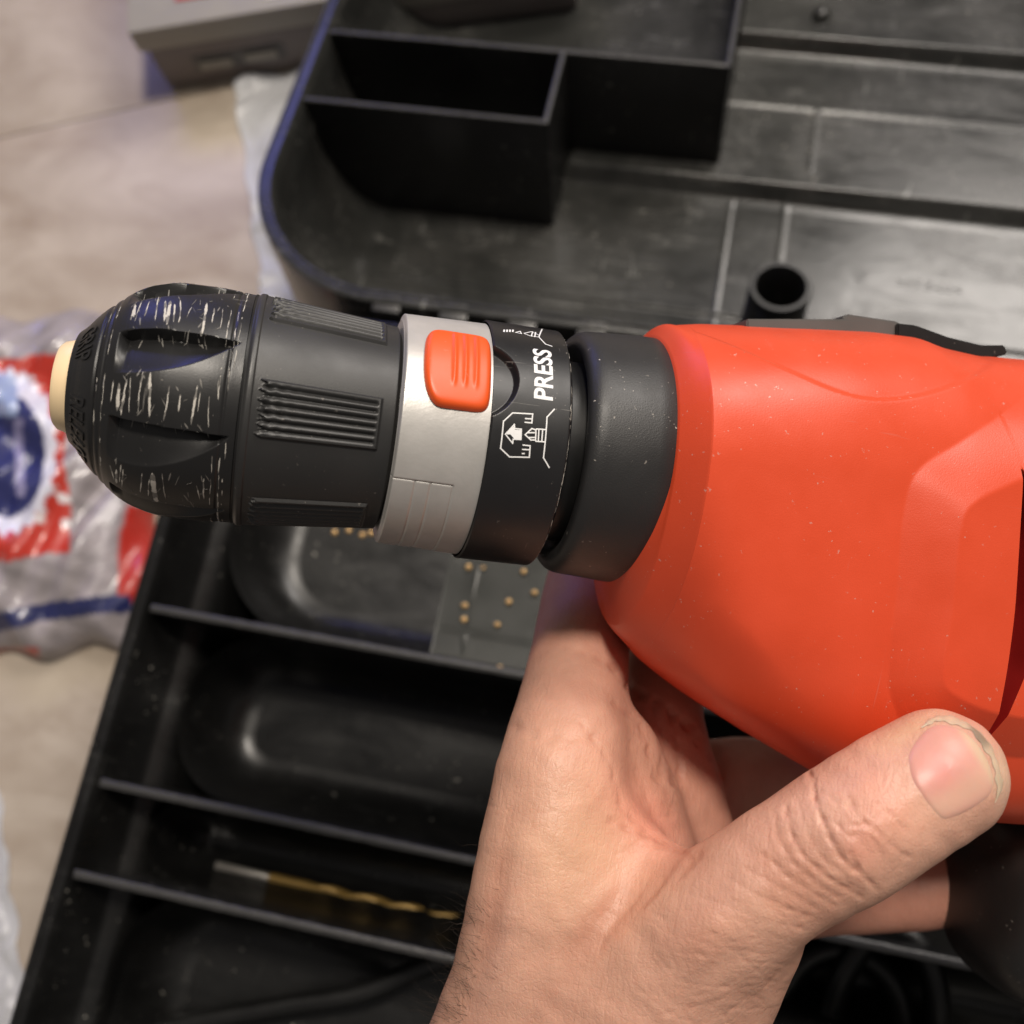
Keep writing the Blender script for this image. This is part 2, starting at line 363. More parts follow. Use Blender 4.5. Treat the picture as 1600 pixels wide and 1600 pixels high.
# moulded recycling mark and material code on the lid floor
mu, mv = lid_pt(1343, 432, LD); V_ = []
tri = []
for k in range(3):
    q0 = math.radians(90+120*k); q1 = math.radians(90+120*(k+1))
    A = np.array([math.cos(q0), math.sin(q0)])*.34; B = np.array([math.cos(q1), math.sin(q1)])*.34
    tri.append((A*.78+B*.22, A*.22+B*.78))
for (A, B) in tri:
    box('recycling_arrow', (mu+0, 0, 0), (mu+1, 1, 1), M['lid'], lid) if False else None
    t = (B-A)/np.linalg.norm(B-A); fr = (LF[0]+(mu+A[0])*e1+(mv+A[1])*LY-LD*LZ, t[0]*e1+t[1]*LY, -t[1]*e1+t[0]*LY, LZ)
    box('recycling_mark', (0, -.04, -.02), (np.linalg.norm(B-A), .04, .045), M['lid'], lid, fr, .01)
tv, tf = text_mesh('>PP 5-00<', .62, .012, .025); tu, tw = lid_pt(1452, 447, LD)
tp = LF[0]+(tu+tv[:, 0:1])*e1+(tw+tv[:, 1:2])*LY-(LD-.02-tv[:, 2:3])*LZ
mesh('moulded_lettering', tp, tf, M['lid'], lid, smooth=False)
# hinge between lid and base: knuckles on the lid alternating with slots
hin = tube('hinge_pin', [(-5.6, -.28, ZH-.42), (24, -.28, ZH-.42)], .13, M['steel'], tc, 12)
k = 0; u = -5.2
while u < 22:
    box('hinge_knuckle', (u, -.62, -.85), (u+1.05, .16, -.02), M['edge'], tc, BF, .12); u += 2.55
box('hinge_shelf', (-6.4, -1.5, -1.4), (24, .05, -1.0), M['case'], tc, BF, .05)

# clear box with brass pins in the first compartment
cb = empty('clear_box', loc=(0, 0, 0)); tag(cb, 'clear plastic box insert behind the hand, dotted with small brass pins', 'plastic box')
bz = -.5
P0 = at_z(672, 1018, ZH+bz); P1 = at_z(703, 868, ZH+bz)
cu0 = (P0[0]+P1[0])/2
FB = (np.array([0, 0, ZH]), e1, e2, e3)
box('box_lid', (cu0, -12.6, bz-.12), (cu0+12, -7.2, bz), M['clear'], cb, FB, .05)
box('lid_rib', (cu0+.2, -11.75, bz+.004), (cu0+11.9, -11.55, bz+.07), M['clear'], cb, FB, .03)
box('lid_rib', (cu0+.95, -12.4, bz+.004), (cu0+1.15, -11.78, bz+.06), M['clear'], cb, FB, .03)
box('lid_rib', (cu0+.95, -11.5, bz+.004), (cu0+1.12, -9.4, bz+.06), M['clear'], cb, FB, .03)
box('box_side', (cu0+.02, -12.58, -4.9), (cu0+.12, -7.22, bz-.13), M['clear'], cb, FB, .03)
box('box_side', (cu0+.14, -12.58, -4.9), (cu0+11.9, -12.48, bz-.13), M['clear'], cb, FB, .03)
box('box_floor', (cu0+.14, -12.46, -5.0), (cu0+11.9, -7.3, -4.9), M['clear'], cb, FB, .03)
PL = ['brass pin on the clear box, upper left, just under the silver ring', 'small faint brass pin second from the left in the top row', 'brass pin at the upper right under the printed black ring', 'brightest brass pin close to the index finger', 'oval brass pin in the middle right of the clear box', 'brass pin at the left, upper of the close pair', 'brass pin at the left, lower of the close pair', 'brass pin low in the middle of the clear box', 'brass pin on the bottom left edge by the divider', 'faint brass pin on the bottom right edge by the divider']
for i, (px, py, s_) in enumerate([(732, 886, 1), (755, 887, .7), (818, 893, .9), (835, 926, 1.05), (795, 940, 1), (726, 946, 1.1), (725, 968, 1), (777, 976, 1), (708, 1036, .8), (781, 1042, .7)]):
    p = at_z(px, py, ZH+bz+.05); prof = [(.0, .10), (.06, .09), (.10, .05), (.12, .0), (.05, -.03), (.035, -.35)]; P = []
    for (r_, zz) in prof:
        for k in range(12):
            q = 2*math.pi*k/12; P.append(p+np.array([r_*s_*math.cos(q), r_*s_*math.sin(q)*(.8 if i % 2 else 1), zz*s_]))
    o = mesh('brass_pin', P, grid_faces(6, 12, True), M['brass'], None, origin=p)
    tag(o, PL[i], 'brass pin', 'brass pins in the clear box')
for (px, py, lb) in ((523, 832, 'first brass pin from the left under the chuck sleeve'), (545, 829, 'second brass pin from the left under the chuck sleeve'), (566, 836, 'third brass pin from the left under the chuck sleeve'), (580, 833, 'fourth brass pin, beside the silver ring under the chuck sleeve')):
    p = at_z(px, py, ZH-1.5); P = []
    for (r_, zz) in [(.0, .10), (.06, .09), (.10, .05), (.12, .0), (.05, -.03)]:
        for k in range(12): q = 2*math.pi*k/12; P.append(p+np.array([r_*math.cos(q), r_*math.sin(q), zz]))
    o = mesh('brass_pin', P, grid_faces(5, 12, True), M['brass'], None, origin=p); tag(o, lb, 'brass pin', 'brass pins below the chuck')
# drill bit
bz = ZH-BD+.36
A = at_z(338, 1352, bz+.3); Bp = at_z(705, 1436, bz); ax = (Bp-A)/np.linalg.norm(Bp-A)
db = empty('drill_bit', loc=A); tag(db, 'gold twist drill bit with grey shank lying in the third compartment', 'drill bit')
L0 = np.linalg.norm(at_z(422, 1372, bz+.2)-A)
def loc(p): return np.asarray(p)-A
tube('shank', [A-A, ax*L0*.97, ax*L0], [.155, .155, .13], M['steel'], db, 16)
n1 = 170; LL = 12.0; sv = []; perp = np.cross(ax, e3); perp /= np.linalg.norm(perp); pz = np.cross(perp, ax)
ns = 20
for i in range(n1):
    x = L0+LL*i/(n1-1); tw = (x-L0-1.6)*2*math.pi/3.0 if x > L0+1.6 else 0; fd = float(sstep(x, L0+1.3, L0+2.2))
    for k in range(ns):
        q = 2*math.pi*k/ns; r_ = .185*(1-fd*.45*abs(math.cos(q))**1.3)*(1+.15*fd)
        r_ = r_ if x < L0+LL-.4 else r_*max(.05, (L0+LL-x)/.4)
        sv.append(ax*x+perp*r_*math.cos(q+tw)+pz*r_*math.sin(q+tw))
mesh('fluted_body', sv, grid_faces(n1, ns, True), M['gold'], db)
# cables in the case
def cable(name, pts, z, r, label, parent=None):
    P = [at_z(x, y, z+dz) for (x, y, dz) in pts]; o = tube(name, spline(P, 90), r, M['cable'], parent, 14, origin=P[0]); 
    if label: tag(o, label, 'cable')
    return o
zc = ZH-BD+.5
cable('coiled_cable', [(1160, 1640, 0), (1215, 1560, .1), (1262, 1500, .3), (1320, 1485, .5), (1380, 1520, .6), (1410, 1590, .5), (1400, 1700, .3), (1300, 1780, 0)], zc, .42, 'thick black power cord coiled in the case under the hand')
cable('coiled_cable', [(1230, 1720, .4), (1290, 1600, .5), (1320, 1520, .9), (1370, 1455, 1.2), (1430, 1470, 1.4), (1460, 1540, 1.3), (1462, 1640, 1.), (1440, 1760, .6)], zc, .42, 'outer black power cord loop nearest the drill grip')
cable('coiled_cable', [(250, 1610, 0), (330, 1592, .1), (450, 1570, .2), (560, 1552, .3), (640, 1520, .4), (720, 1490, .4), (820, 1480, .3)], zc+.3, .35, 'black power cord crossing the bottom left compartment')

# ---------------------------------------------------------------- things on the floor behind
# candy bag
def bag():
    n = 150; fr0 = at_z(-60, 1000, 0)
    c = [at_z(-170, 520, 0), at_z(235, 490, 0), at_z(262, 1010, 0), at_z(-150, 1040, 0)]
    V = []; C = []; px_ = []
    for i in range(n):
        for j in range(n):
            s, t = i/(n-1), j/(n-1)
            p = (1-t)*((1-s)*c[0]+s*c[1])+t*((1-s)*c[3]+s*c[2])
            e = min(s, 1-s)*2; f = min(t, 1-t)*2
            puff = (1-(1-e)**4)**.5*(1-(1-f)**4)**.5
            h = 2.6*puff+.25*math.sin(s*23+3*math.sin(t*9))*puff+.2*math.sin(t*31+4*math.sin(s*7))*puff+.12*math.sin(s*61+t*47)*puff
            p = p+np.array([.3*math.sin(t*17)*(1-e), .3*math.sin(s*19)*(1-f), h+.15])
            V.append(p)
    V = np.array(V); Rc = (V-CAM)@R; x = 800+FPX*Rc[:, 0]/-Rc[:, 2]; y = 800-FPX*Rc[:, 1]/-Rc[:, 2]
    wob = 3*np.sin(y*.05)+2*np.sin(x*.07)
    C = np.tile(np.array([[.33, .295, .305]]), (len(V), 1)); C *= (1+.22*np.sin(x*.09+2*np.sin(y*.06))*np.sin(y*.11+x*.02))[:, None]
    def put(mask, c_): C[mask] = c_
    red = (x < 92+(y-560)*.06+wob) & (y > 556+wob-(x-40)*.10) & (y < 872+wob-(x-40)*.12); put(red, (.50, .035, .02))
    q = np.arctan2((y-705)/125, (x-10)/78); rad = np.hypot((x-10)/78, (y-705)/128)*(1+.04*np.sin(q*22)); put(rad < 1, (.72, .72, .82))
    put(np.hypot((x-12)/58, (y-712)/96) < 1, (.025, .03, .13)); put((np.abs(x-30-.03*(y-700)) < 7) & (np.abs(y-715) < 60), (.30, .28, .45))
    put((np.abs(x-5) < 22) & (y > 585) & (y < 650), (.32, .40, .62))
    put((x > 192-.1*(y-800)+wob) & (x < 250) & (y > 790) & (y < 945-.2*(x-190)+wob), (.45, .03, .02))
    ys = 968-.16*x+.0006*(x-90)**2+wob*.5; put((np.abs(y-ys) < 15) & (x < 205), (.02, .025, .10))
    for k in range(40):
        dx, dy = rng.uniform(-40, 105), rng.uniform(560, 880); rd = rng.uniform(3, 8); put((np.hypot(x-dx, y-dy) < rd) & (rad > 1) & (C[:, 0] > C[:, 1]*4), (.75, .70, .70))
    put((y > 1012) & (x < 60), (.5, .05, .03))
    o = mesh('candy_bag', V, grid_faces(n, n, False, False), M['bag'], None, origin=V.mean(0)*np.array([1, 1, 0]))
    tone(o, C); tag(o, 'glossy red sweets bag with navy oval on the floor left of the case', 'snack bag')
    return o
bag()
# grey beige box at the top left
g = at_z(265, 141, 0); bl = at_z(480, 106, 0); gx = (bl-g)*np.array([1, 1, 0]); gx /= np.linalg.norm(gx); gy = np.array([-gx[1], gx[0], 0])
AB = empty('appliance', loc=g); AB.location = Vector(g*np.array([1, 1, 0]))*S; tag(AB, 'beige and taupe plastic appliance with red panel on the floor, upper left', 'appliance')
FA = (np.zeros(3), gx, gy, e3)
box('lower_body', (0, 0, .05), (22, 17, 2.9), M['taupe'], AB, FA, .5)
box('upper_body', (-.3, -.1, 2.92), (22.2, 16.8, 4.4), M['beige'], AB, FA, .3)
box('red_panel', (2.2, 1.3, 4.402), (5.6, 10, 4.46), M['redpanel'], AB, FA, .02)
box('paper_label', (6.8, .55, 4.402), (10.5, 1.4, 4.45), M['pale'], AB, FA, .02)
box('latch_recess', (2.0, -.06, 1.0), (6.8, .1, 2.1), M['grey'], AB, FA, .05)
box('latch', (2.3, -.25, 1.25), (4.0, -.07, 1.75), M['beige'], AB, FA, .08)
box('latch', (4.7, -.25, 1.3), (6.4, -.07, 1.8), M['beige'], AB, FA, .08)
# crumpled film left of the lid and at the lower left
def film(name, quad, z, label, amp=.5):
    n = 60; c = [at_z(x, y, 0) for (x, y) in quad]; V = []
    for i in range(n):
        for j in range(n):
            s, t = i/(n-1), j/(n-1); p = (1-t)*((1-s)*c[0]+s*c[1])+t*((1-s)*c[3]+s*c[2])
            V.append(p+np.array([.12*math.sin(t*27), .1*math.sin(s*21), z+amp*(.5+.5*math.sin(s*9+5*math.sin(t*5)))*(.4+.6*math.sin(t*33+s*7)**2)]))
    o = mesh(name, V, grid_faces(n, n), M['whitefilm'], None, origin=c[0]*np.array([1, 1, 0]))
    sm = o.modifiers.new('thickness', 'SOLIDIFY'); sm.thickness = .0003
    tag(o, label, 'plastic sheet')
film('plastic_sheet', [(366, 128), (520, 105), (640, 540), (420, 520)], .1, 'crumpled white plastic sheet peeking out left of the case lid')
film('plastic_sheet', [(-60, 1240), (-2, 1235), (52, 1640), (-40, 1650)], .05, 'white plastic sheet edge at the lower left on the floor', .2)
# ---------------------------------------------------------------- power drill
A1 = at_d(381, 640, 18.7); A2 = at_d(985, 720, 20.2)
ex = (A2-A1)/np.linalg.norm(A2-A1); ez = R@np.array([0, 0, 1.]); ez -= ex*(ex@ez); ez /= np.linalg.norm(ez); ey = np.cross(ez, ex)
DM = Matrix([[ex[i], ey[i], ez[i], A1[i]*S] for i in range(3)]+[[0, 0, 0, 1]])
DR = empty('power_drill', DM); tag(DR, 'orange and black hammer drill with keyless chuck held over the open tool case', 'power drill')
def dl(px, py, zc=0.):
    """photo point to drill coordinates (x along the axis, y up) on the plane z = zc"""
    p = at_plane(px, py, A1+ez*zc, ez)-A1; return np.array([p@ex, p@ey])
def cyl(px, py, Rr):
    """photo point to (x, angle) on the near side of a cylinder of radius Rr round the axis"""
    d = R@ray(px, py); o = CAM-A1; dy, dz, oy, oz = d@ey, d@ez, o@ey, o@ez
    a_, b_, c_ = dy*dy+dz*dz, 2*(oy*dy+oz*dz), oy*oy+oz*oz-Rr*Rr; q = b_*b_-4*a_*c_
    t = (-b_-math.sqrt(max(q, 0)))/(2*a_); p = o+d*t; return p@ex, math.atan2(p@ey, p@ez)
def ax_x(px): return dl(px, 640+(px-381)*80/604.)[0]
pxcm = 18.7/FPX
# nose and front of the chuck
xs_n = [ax_x(v) for v in (122, 131, 143, 161, 188, 214, 262, 334, 382)]
rs_n = [.90, 1.06, 1.22, 1.43, 1.67, 1.88, 2.04, 2.06, 2.02]
lathe_pts('nose_cone', [(xs_n[0]+1.2, .40), (xs_n[0]+.1, .45), (xs_n[0]-.28, .52), (xs_n[0]-.31, .58), (xs_n[0]-.30, .70), (xs_n[0]-.24, .76), (xs_n[0]-.02, .83), (xs_n[0]+.06, .84)], M['cream'], DR)
xx = np.concatenate([np.linspace(xs_n[0], xs_n[-1], 210)])
def rprof(x): 
    xn = np.array(xs_n); rn = np.array(rs_n)
    g = np.interp(x, xn, rn)
    for d in (-.08, .08, -.16, .16): g = g+np.interp(np.clip(x+d, xn[0], xn[-1]), xn, rn)
    return g/5
FC = [math.radians(-26.5+45*k) for k in range(8)]
xa, xb = ax_x(200), ax_x(376)
def chuck_r(Xx, T):
    r = rprof(Xx)
    r = r-.05*np.exp(-((Xx-ax_x(172))/.035)**2)-.025*np.exp(-((Xx-ax_x(184))/.03)**2)-.02*np.exp(-((Xx-ax_x(362))/.025)**2)
    for c in FC:
        dt = (T-c+math.pi) % (2*math.pi)-math.pi; s_ = dt*2.0
        q = (Xx-xa)/(xb-xa)
        up_ = .39-.05*q; lo_ = -.43+.77*np.clip(q, 0, 1)**2.3
        dep = np.minimum(up_-s_, s_-lo_); endm = np.minimum((Xx-xa)*1.0, (xb-Xx)*.6)
        k_ = np.minimum(dep, endm)
        lft = np.clip((Xx-xa)/.16, 0, 1); fr_ = np.clip((s_-lo_)/(up_-lo_+.12), 0, 1)
        r = r-np.where((s_ < up_) & (s_ > lo_) & (q > 0) & (q < 1), .30*fr_**.8*lft*np.clip((up_-s_)/.035, 0, 1)*np.clip((1-q)/.10, .0, 1)**.5, 0)
    return r
cf = lathe('chuck_front', xx, chuck_r, M['black'], DR, 720, 40)
lathe_pts('chuck_core', [(xs_n[0], rs_n[0]), (xs_n[0]-.01, .84), (xs_n[0]+.3, .8)], M['black'], DR)
lathe_pts('seam_ring', [(ax_x(382), 1.8), (ax_x(383), 2.04), (ax_x(386), 2.03), (ax_x(386), 1.8)], M['cable'], DR)
def wrap(V, F, rfun, x0, t0, flip, name, mat, parent, lift=.006, Rm=2.):
    """lay flat artwork (cm) on a surface of revolution: text baseline runs round the axis"""
    P = []
    for v in V:
        if flip: x = x0+v[1]; t = t0-v[0]/Rm
        else: x = x0-v[1]; t = t0+v[0]/Rm
        r = float(rfun(x))+lift+v[2]; P.append((x, r*math.sin(t), r*math.cos(t)))
    return mesh(name, P, F, mat, parent, smooth=False)
nr = lambda x: float(rprof(np.array([x]))[0])
tv, tf = text_mesh('RELEASE', .40, .004, .018); wrap(tv, tf, nr, ax_x(143), math.radians(-38), True, 'moulded_lettering', M['black'], DR, .012, 1.5)
tv, tf = text_mesh('GRIP', .40, .004, .018); wrap(tv, tf, nr, ax_x(143), math.radians(33), True, 'moulded_lettering', M['black'], DR, .012, 1.5)
# scraped paint on the chuck lands
def ribbon(pts, rfun, wds, lift=.007):
    V = []; 
    for (x, t), wd in zip(pts, wds):
        for sx in (-1, 0, 1):
            xq = x+sx*wd; r = float(rfun(xq, t))+(lift if sx == 0 else lift*.25); V.append((xq, r*math.sin(t), r*math.cos(t)))
    return V, grid_faces(len(pts), 3)
crf = lambda x, t: chuck_r(np.array([[x]]), np.array([[t]]))[0, 0]
SV, SF = [], []; SB = []
lands = [FC[k]+math.radians(22.5) for k in (7, 0, 1)]
def streak(x, ta, tb, wd, lean=0.):
    global SV, SF
    n = max(4, int(abs(tb-ta)*2/.03)); ts = np.linspace(ta, tb, n); 
    ww = wd*(.35+1.1*np.convolve(rng.rand(n+4), np.ones(5)/5, 'valid')*(.7+.6*rng.rand(n)))*np.sqrt(np.clip(1-np.linspace(-1, 1, n)**4, .02, 1)); j = np.cumsum(rng.randn(n))*.0025
    V, F = ribbon([(x+lean*(i/(n-1.))+j[i], t) for i, t in enumerate(ts)], crf, ww)
    o = len(SV); SV += V; SF += [tuple(v+o for v in f) for f in F]
for li, c in enumerate(lands+[FC[2]+math.radians(22.5)]):
    hw = math.radians(12.5)
    for (px_, wd, sc_) in ((207, .018, .5), (214, .035, .55), (223, .018, .8), (231, .018, .7), (243, .012, .9), (254, .022, .8), (262, .055, .95), (268, .02, .6), (285, .012, .8), (300, .014, .35), (322, .026, 1.), (330, .012, .5), (342, .010, .7)):
        if rng.rand() < .12: continue
        x = ax_x(px_+rng.randn()*3); s0 = c+hw*rng.uniform(-.15, .15)
        streak(x, s0+hw*sc_*rng.uniform(.6, 1.1), s0-hw*sc_*rng.uniform(.6, 1.1), wd*rng.uniform(.4, 1.0), rng.uniform(-.04, .06))
    SB.append((len(SF), True))
    for k in range(34):
        x = ax_x(rng.uniform(203, 352)); t0 = c+hw*(rng.choice([-1, 1])*rng.uniform(.75, 1.05) if k % 2 else rng.uniform(-1, 1)); L = rng.uniform(.005, .12); streak(x, t0, t0-L, rng.uniform(.003, .016), rng.choice([-1, 1])*rng.uniform(.0, .10))
    SB.append((len(SF), False))
for k in range(60):
    t0 = math.radians(rng.uniform(-80, 85)); streak(ax_x(rng.choice([364, 370, 353, 188, 176])), t0, t0-rng.uniform(.02, .25), rng.uniform(.004, .010))
sp = mesh('scraped_paint', SV, SF, M['scratch'], cf); tag(sp, kind='stuff'); sp.data.materials.append(plastic('dull scuff', (.17, .16, .145), .6, 900, .8, .0002))
dull = False; bi = 0
for f in range(len(SF)):
    while bi < len(SB) and f >= SB[bi][0]: dull = SB[bi][1]; bi += 1
    if dull or (f//9) % 3 == 0: sp.data.polygons[f].material_index = 1
# sleeve with ribbed pads
x0s, x1s = ax_x(386), ax_x(606)
PC = [math.radians(-2+60*k) for k in range(6)]
pa, pb = ax_x(412), ax_x(582)
def sleeve_r(Xx, T):
    r = 2.075-(Xx-x0s)*.085; r = r-.05*np.exp(-((Xx-x0s)/.04)**2)-.02*sstep(Xx, ax_x(398), ax_x(400))
    r = r-.12*sstep(Xx, ax_x(600), x1s)
    for k, c in enumerate(PC):
        dt = (T-c+math.pi) % (2*math.pi)-math.pi; s_ = dt*1.95; hh = .46
        nz = .03*np.sin(s_*37+k)+.03*np.sin(s_*83+2*k)
        m_ = np.clip(np.minimum(np.minimum(Xx-pa-nz, pb-Xx), hh-np.abs(s_))/.035, 0, 1)
        rib = .5+.5*np.cos(s_*2*math.pi/.133)
        inner = np.clip((.40-np.abs(s_))/.025, 0, 1)*np.clip((pb-.06-Xx)/.05, 0, 1)
        rag = .02*np.sin(Xx*31+s_*9)*np.exp(-(Xx-pa)/.25)
        r = r+m_*(.05-inner*.055*(1-rib**.6)+rag*inner*np.cos(s_*40))
    return r
xl = np.concatenate([np.linspace(x0s, x1s, 230)])
lathe('chuck_sleeve', xl, sleeve_r, M['sleeve'], DR, 900, 35)
lathe_pts('spindle', [(x1s-.05, 1.7), (ax_x(640), 1.7)], M['cable'], DR)
# silver ring
RS = 2.10
s0, s1 = ax_x(605), ax_x(731)
def g_(v, c, wd): return np.exp(-((v-c)/wd)**2)
def silver_r(Xx, T):
    r = np.full(Xx.shape, RS)+(Xx-s0)*.03
    r = r-.12*(1-sstep(Xx, s0, s0+.06))**2
    tg = math.radians(-26); w_ = .018
    low = 1-sstep(T, tg-.012, tg+.012)
    r = r-.008*low*(T > -2.6)*(1-sstep(Xx, ax_x(690), ax_x(692)))
    for c in (ax_x(640), ax_x(662)): r = r-.018*g_(Xx, c, w_)*low
    r = r-.025*g_(T, tg, .006)*(Xx < ax_x(693))-.022*g_(Xx, ax_x(693), w_)*low
    return r
lathe('silver_ring', np.linspace(s0, s1, 190), silver_r, M['silver'], DR, 900, 30)
lathe_pts('ring_lip', [(s0+.03, 1.6), (s0+.0, 1.95), (s0+.002, RS-.125)], M['silver'], DR)
# printed black ring with a round thumb recess
p0, p1 = s1, ax_x(846); RP = 2.215; bcx, bct = cyl(738, 583, RP)
def print_r(Xx, T):
    r = np.full(Xx.shape, RP)
    r = r-.16*sstep(Xx, p1-.10, p1)**2-.03*(1-sstep(Xx, p0, p0+.03))
    q = np.hypot((Xx-bcx), (T-bct)*RP); r = r-.16*(1-sstep(q, .74, .82))
    return r
pr = lathe('printed_ring', np.linspace(p0, p1, 150), print_r, M['printring'], DR, 900, 30)
lathe_pts('ring_lip', [(p1, RP-.16), (p1+.02, 2.0), (p1+.02, 1.5)], M['printring'], DR)
# scuffs along the ring's far edge
SV, SF = [], []; crf = lambda x, t: print_r(np.array([[x]]), np.array([[t]]))[0, 0]
for k in range(70):
    t0 = math.radians(rng.uniform(-70, 75)); streak(p1-.05+rng.randn()*.012, t0, t0-rng.uniform(.005, .10), rng.uniform(.002, .008))
tag(mesh('edge_scuffs', SV, SF, M['scratch'], pr), kind='stuff')
# release button
bx0, bx1 = cyl(664, 575, RP+.1)[0], cyl(771, 575, RP+.1)[0]; c0 = cyl(715, 514, RP+.05)[1]; c1 = cyl(730, 640, RP+.05)[1]
nb = 70; V = []; 
for i in range(nb):
    for j in range(nb):
        s_, t_ = 2*i/(nb-1)-1, 2*j/(nb-1)-1; n_ = 7.
        m_ = max(abs(s_), abs(t_)); l_ = (abs(s_)**n_+abs(t_)**n_)**(1/n_)+1e-9; f_ = m_/l_; S_, T_ = s_*f_, t_*f_
        ti = (c0+c1)/2+T_*(c0-c1)/2*-1
        cut = .34*max(0, -S_)*max(0, (T_+.2)/1.2)**3 + .13*max(0, -S_)*max(0, -T_)**3
        x = (bx0+bx1)/2+(S_+cut)*(bx1-bx0)/2; x += .0
        h = .125*(1-m_**16)-.04*(1-T_*T_)*(1-m_**6)*.5
        xr = (x-bx0)/(bx1-bx0)
        for c in (.44, .60, .76): h += .03*math.exp(-((xr-c)/.032)**2)*(1-float(sstep(T_, .35, .6)))*float(sstep(T_, -.9, -.75))
        r = 2.13+.02+h; V.append((x, r*math.sin(ti), r*math.cos(ti)))
mesh('release_button', V, grid_faces(nb, nb), M['button'], DR)
# printed text and pictograms
tv, tf = text_mesh('PRESS', .47, .012, 0.); tv[:, 0] *= .80
xw, tw_ = cyl(851, 586, RP); Wd = tv[:, 0].max()-tv[:, 0].min(); ta, tb = cyl(848, 625, RP)[1], cyl(855, 548, RP)[1]
tv[:, 0] *= (tb-ta)*RP/Wd; tv[:, 1] *= .34/(tv[:, 1].max()-tv[:, 1].min())
wrap(tv, tf, lambda x: print_r(np.array([[x]]), np.array([[.0]]))[0, 0], xw, (ta+tb)/2, False, 'lettering', M['white'], pr, .005, RP)
SV, SF = [], []
def stroke(zpts, wd=.022):
    """printed line; points read off an enlargement of the ring, laid on the ring's surface"""
    global SV, SF
    pts = [cyl(580+x/3.077, 460+y/3.077, RP) for (x, y) in zpts]
    for (a_, b_) in zip(pts[:-1], pts[1:]):
        A_ = np.array([a_[0], a_[1]*RP]); B_ = np.array([b_[0], b_[1]*RP]); L_ = np.linalg.norm(B_-A_)+1e-9; t_ = (B_-A_)/L_; n_ = np.array([-t_[1], t_[0]])*wd/2
        A_ = A_-t_*wd/2; B_ = B_+t_*wd/2; k_ = max(2, int(L_/.1)); o = len(SV)
        for q in np.linspace(0, 1, k_):
            for sg in (-1, 1):
                c_ = A_+(B_-A_)*q+n_*sg; rr = float(crf(c_[0], c_[1]/RP))+.005; SV.append((c_[0], rr*math.sin(c_[1]/RP), rr*math.cos(c_[1]/RP)))
        SF += [tuple(v+o for v in f) for f in grid_faces(k_, 2)]
def emit(name):
    global SV, SF
    mesh(name, SV, SF, M['white'], pr, smooth=False); SV, SF = [], []
stroke([(740, 615), (772, 618), (776, 575), (680, 570), (636, 610), (622, 740), (665, 781), (760, 783), (764, 728), (730, 724)]); stroke([(742, 597), (772, 599)]); stroke([(728, 745), (762, 747)]); stroke([(727, 765), (735, 765)])
emit('chuck_pictogram')
stroke([(645, 672), (688, 625), (690, 645), (722, 648), (720, 698), (682, 696), (680, 716), (645, 672)], .02)
for q in range(6): stroke([(655+q*3, 668), (685+q*1, 640+q*10)], .03); stroke([(690, 655+q*7), (718, 656+q*7)], .03)
emit('arrow_pictogram')
stroke([(740, 675), (772, 645), (792, 652), (790, 700), (768, 700), (740, 675)]); stroke([(756, 665), (784, 665)]); stroke([(758, 688), (784, 688)]); stroke([(795, 647), (838, 650)]); stroke([(792, 706), (834, 709)]); stroke([(806, 648), (803, 707)]); stroke([(824, 649), (820, 708)])
stroke([(880, 553), (845, 590), (828, 785), (855, 831)])
emit('spindle_pictogram')
stroke([(822, 168), (806, 206), (838, 240), (868, 250)]); stroke([(735, 188), (770, 180), (804, 196)], .02); stroke([(738, 190), (762, 200), (804, 206)], .02); stroke([(776, 180), (770, 202)]); stroke([(790, 183), (786, 205)])
for q in (640, 654, 668, 682): stroke([(q, 172), (q-2, 180)], .03)
stroke([(694, 184), (716, 178), (722, 190), (694, 184)], .02)
emit('spindle_pictogram')
# dark gap, then the plain black collar
lathe_pts('gap_ring', [(p1-.1, 1.7), (ax_x(900), 1.7)], M['cable'], DR)
q0, q1 = ax_x(869), ax_x(987)
lathe_pts('collar', [(q0+.25, 1.7), (q0+.02, 1.95), (q0, 2.06), (q0+.015, 2.14), (q0+.05, 2.20), (q0+.11, 2.25), (q0+.2, 2.285), (q0+.32, 2.30), (q1-.3, 2.36), (q1, 2.37), (q1+.05, 2.33), (q1+.08, 2.1)], M['rubber'], DR, 200, 50)

# ---- orange housing: stations along x with top/bottom outline and a near side relief
top = [(985, 524), (1010, 517), (1040, 511), (1080, 509), (1130, 511), (1200, 516), (1330, 522), (1400, 531), (1450, 548), (1500, 560), (1540, 563), (1600, 568), (1700, 580), (1850, 605)]
bot = [(918, 905), (938, 945), (960, 985), (1010, 1037), (1090, 1096), (1180, 1153), (1265, 1203), (1340, 1235), (1430, 1255), (1520, 1262), (1600, 1262), (1700, 1250), (1850, 1230)]
tp = np.array([dl(*p) for p in top]); bp = np.array([dl(*p) for p in bot])
xf = q1-.02; xe = 17.5
cr = cyl(1112, 700, 2.95)[0]
def smax(a_, b_, k_): return -smin(-a_, -b_, k_)
def smin(a_, b_, k_):
    h_ = np.clip(.5+.5*(b_-a_)/k_, 0, 1); return b_*(1-h_)+a_*h_-k_*h_*(1-h_)
def ytop(x):
    y = np.interp(x, tp[:, 0], tp[:, 1]); return y
def ybot(x): return np.interp(x, bp[:, 0], bp[:, 1])
def smooth1(f, x, w_=.12): return sum(f(x+d) for d in np.linspace(-w_, w_, 7))/7
nx, nq = 420, 640
sl_l = np.array([dl(*p, 3.2) for p in ((1588, 600), (1586, 730), (1580, 830), (1573, 950), (1564, 1040), (1556, 1110), (1550, 1180))]); sl_w = np.array([.0, .03, .34, .42, .40, .20, .0])
xs = np.concatenate([np.linspace(xf, cr+.3, 110)[:-1], np.linspace(cr+.3, xe, nx-109)])
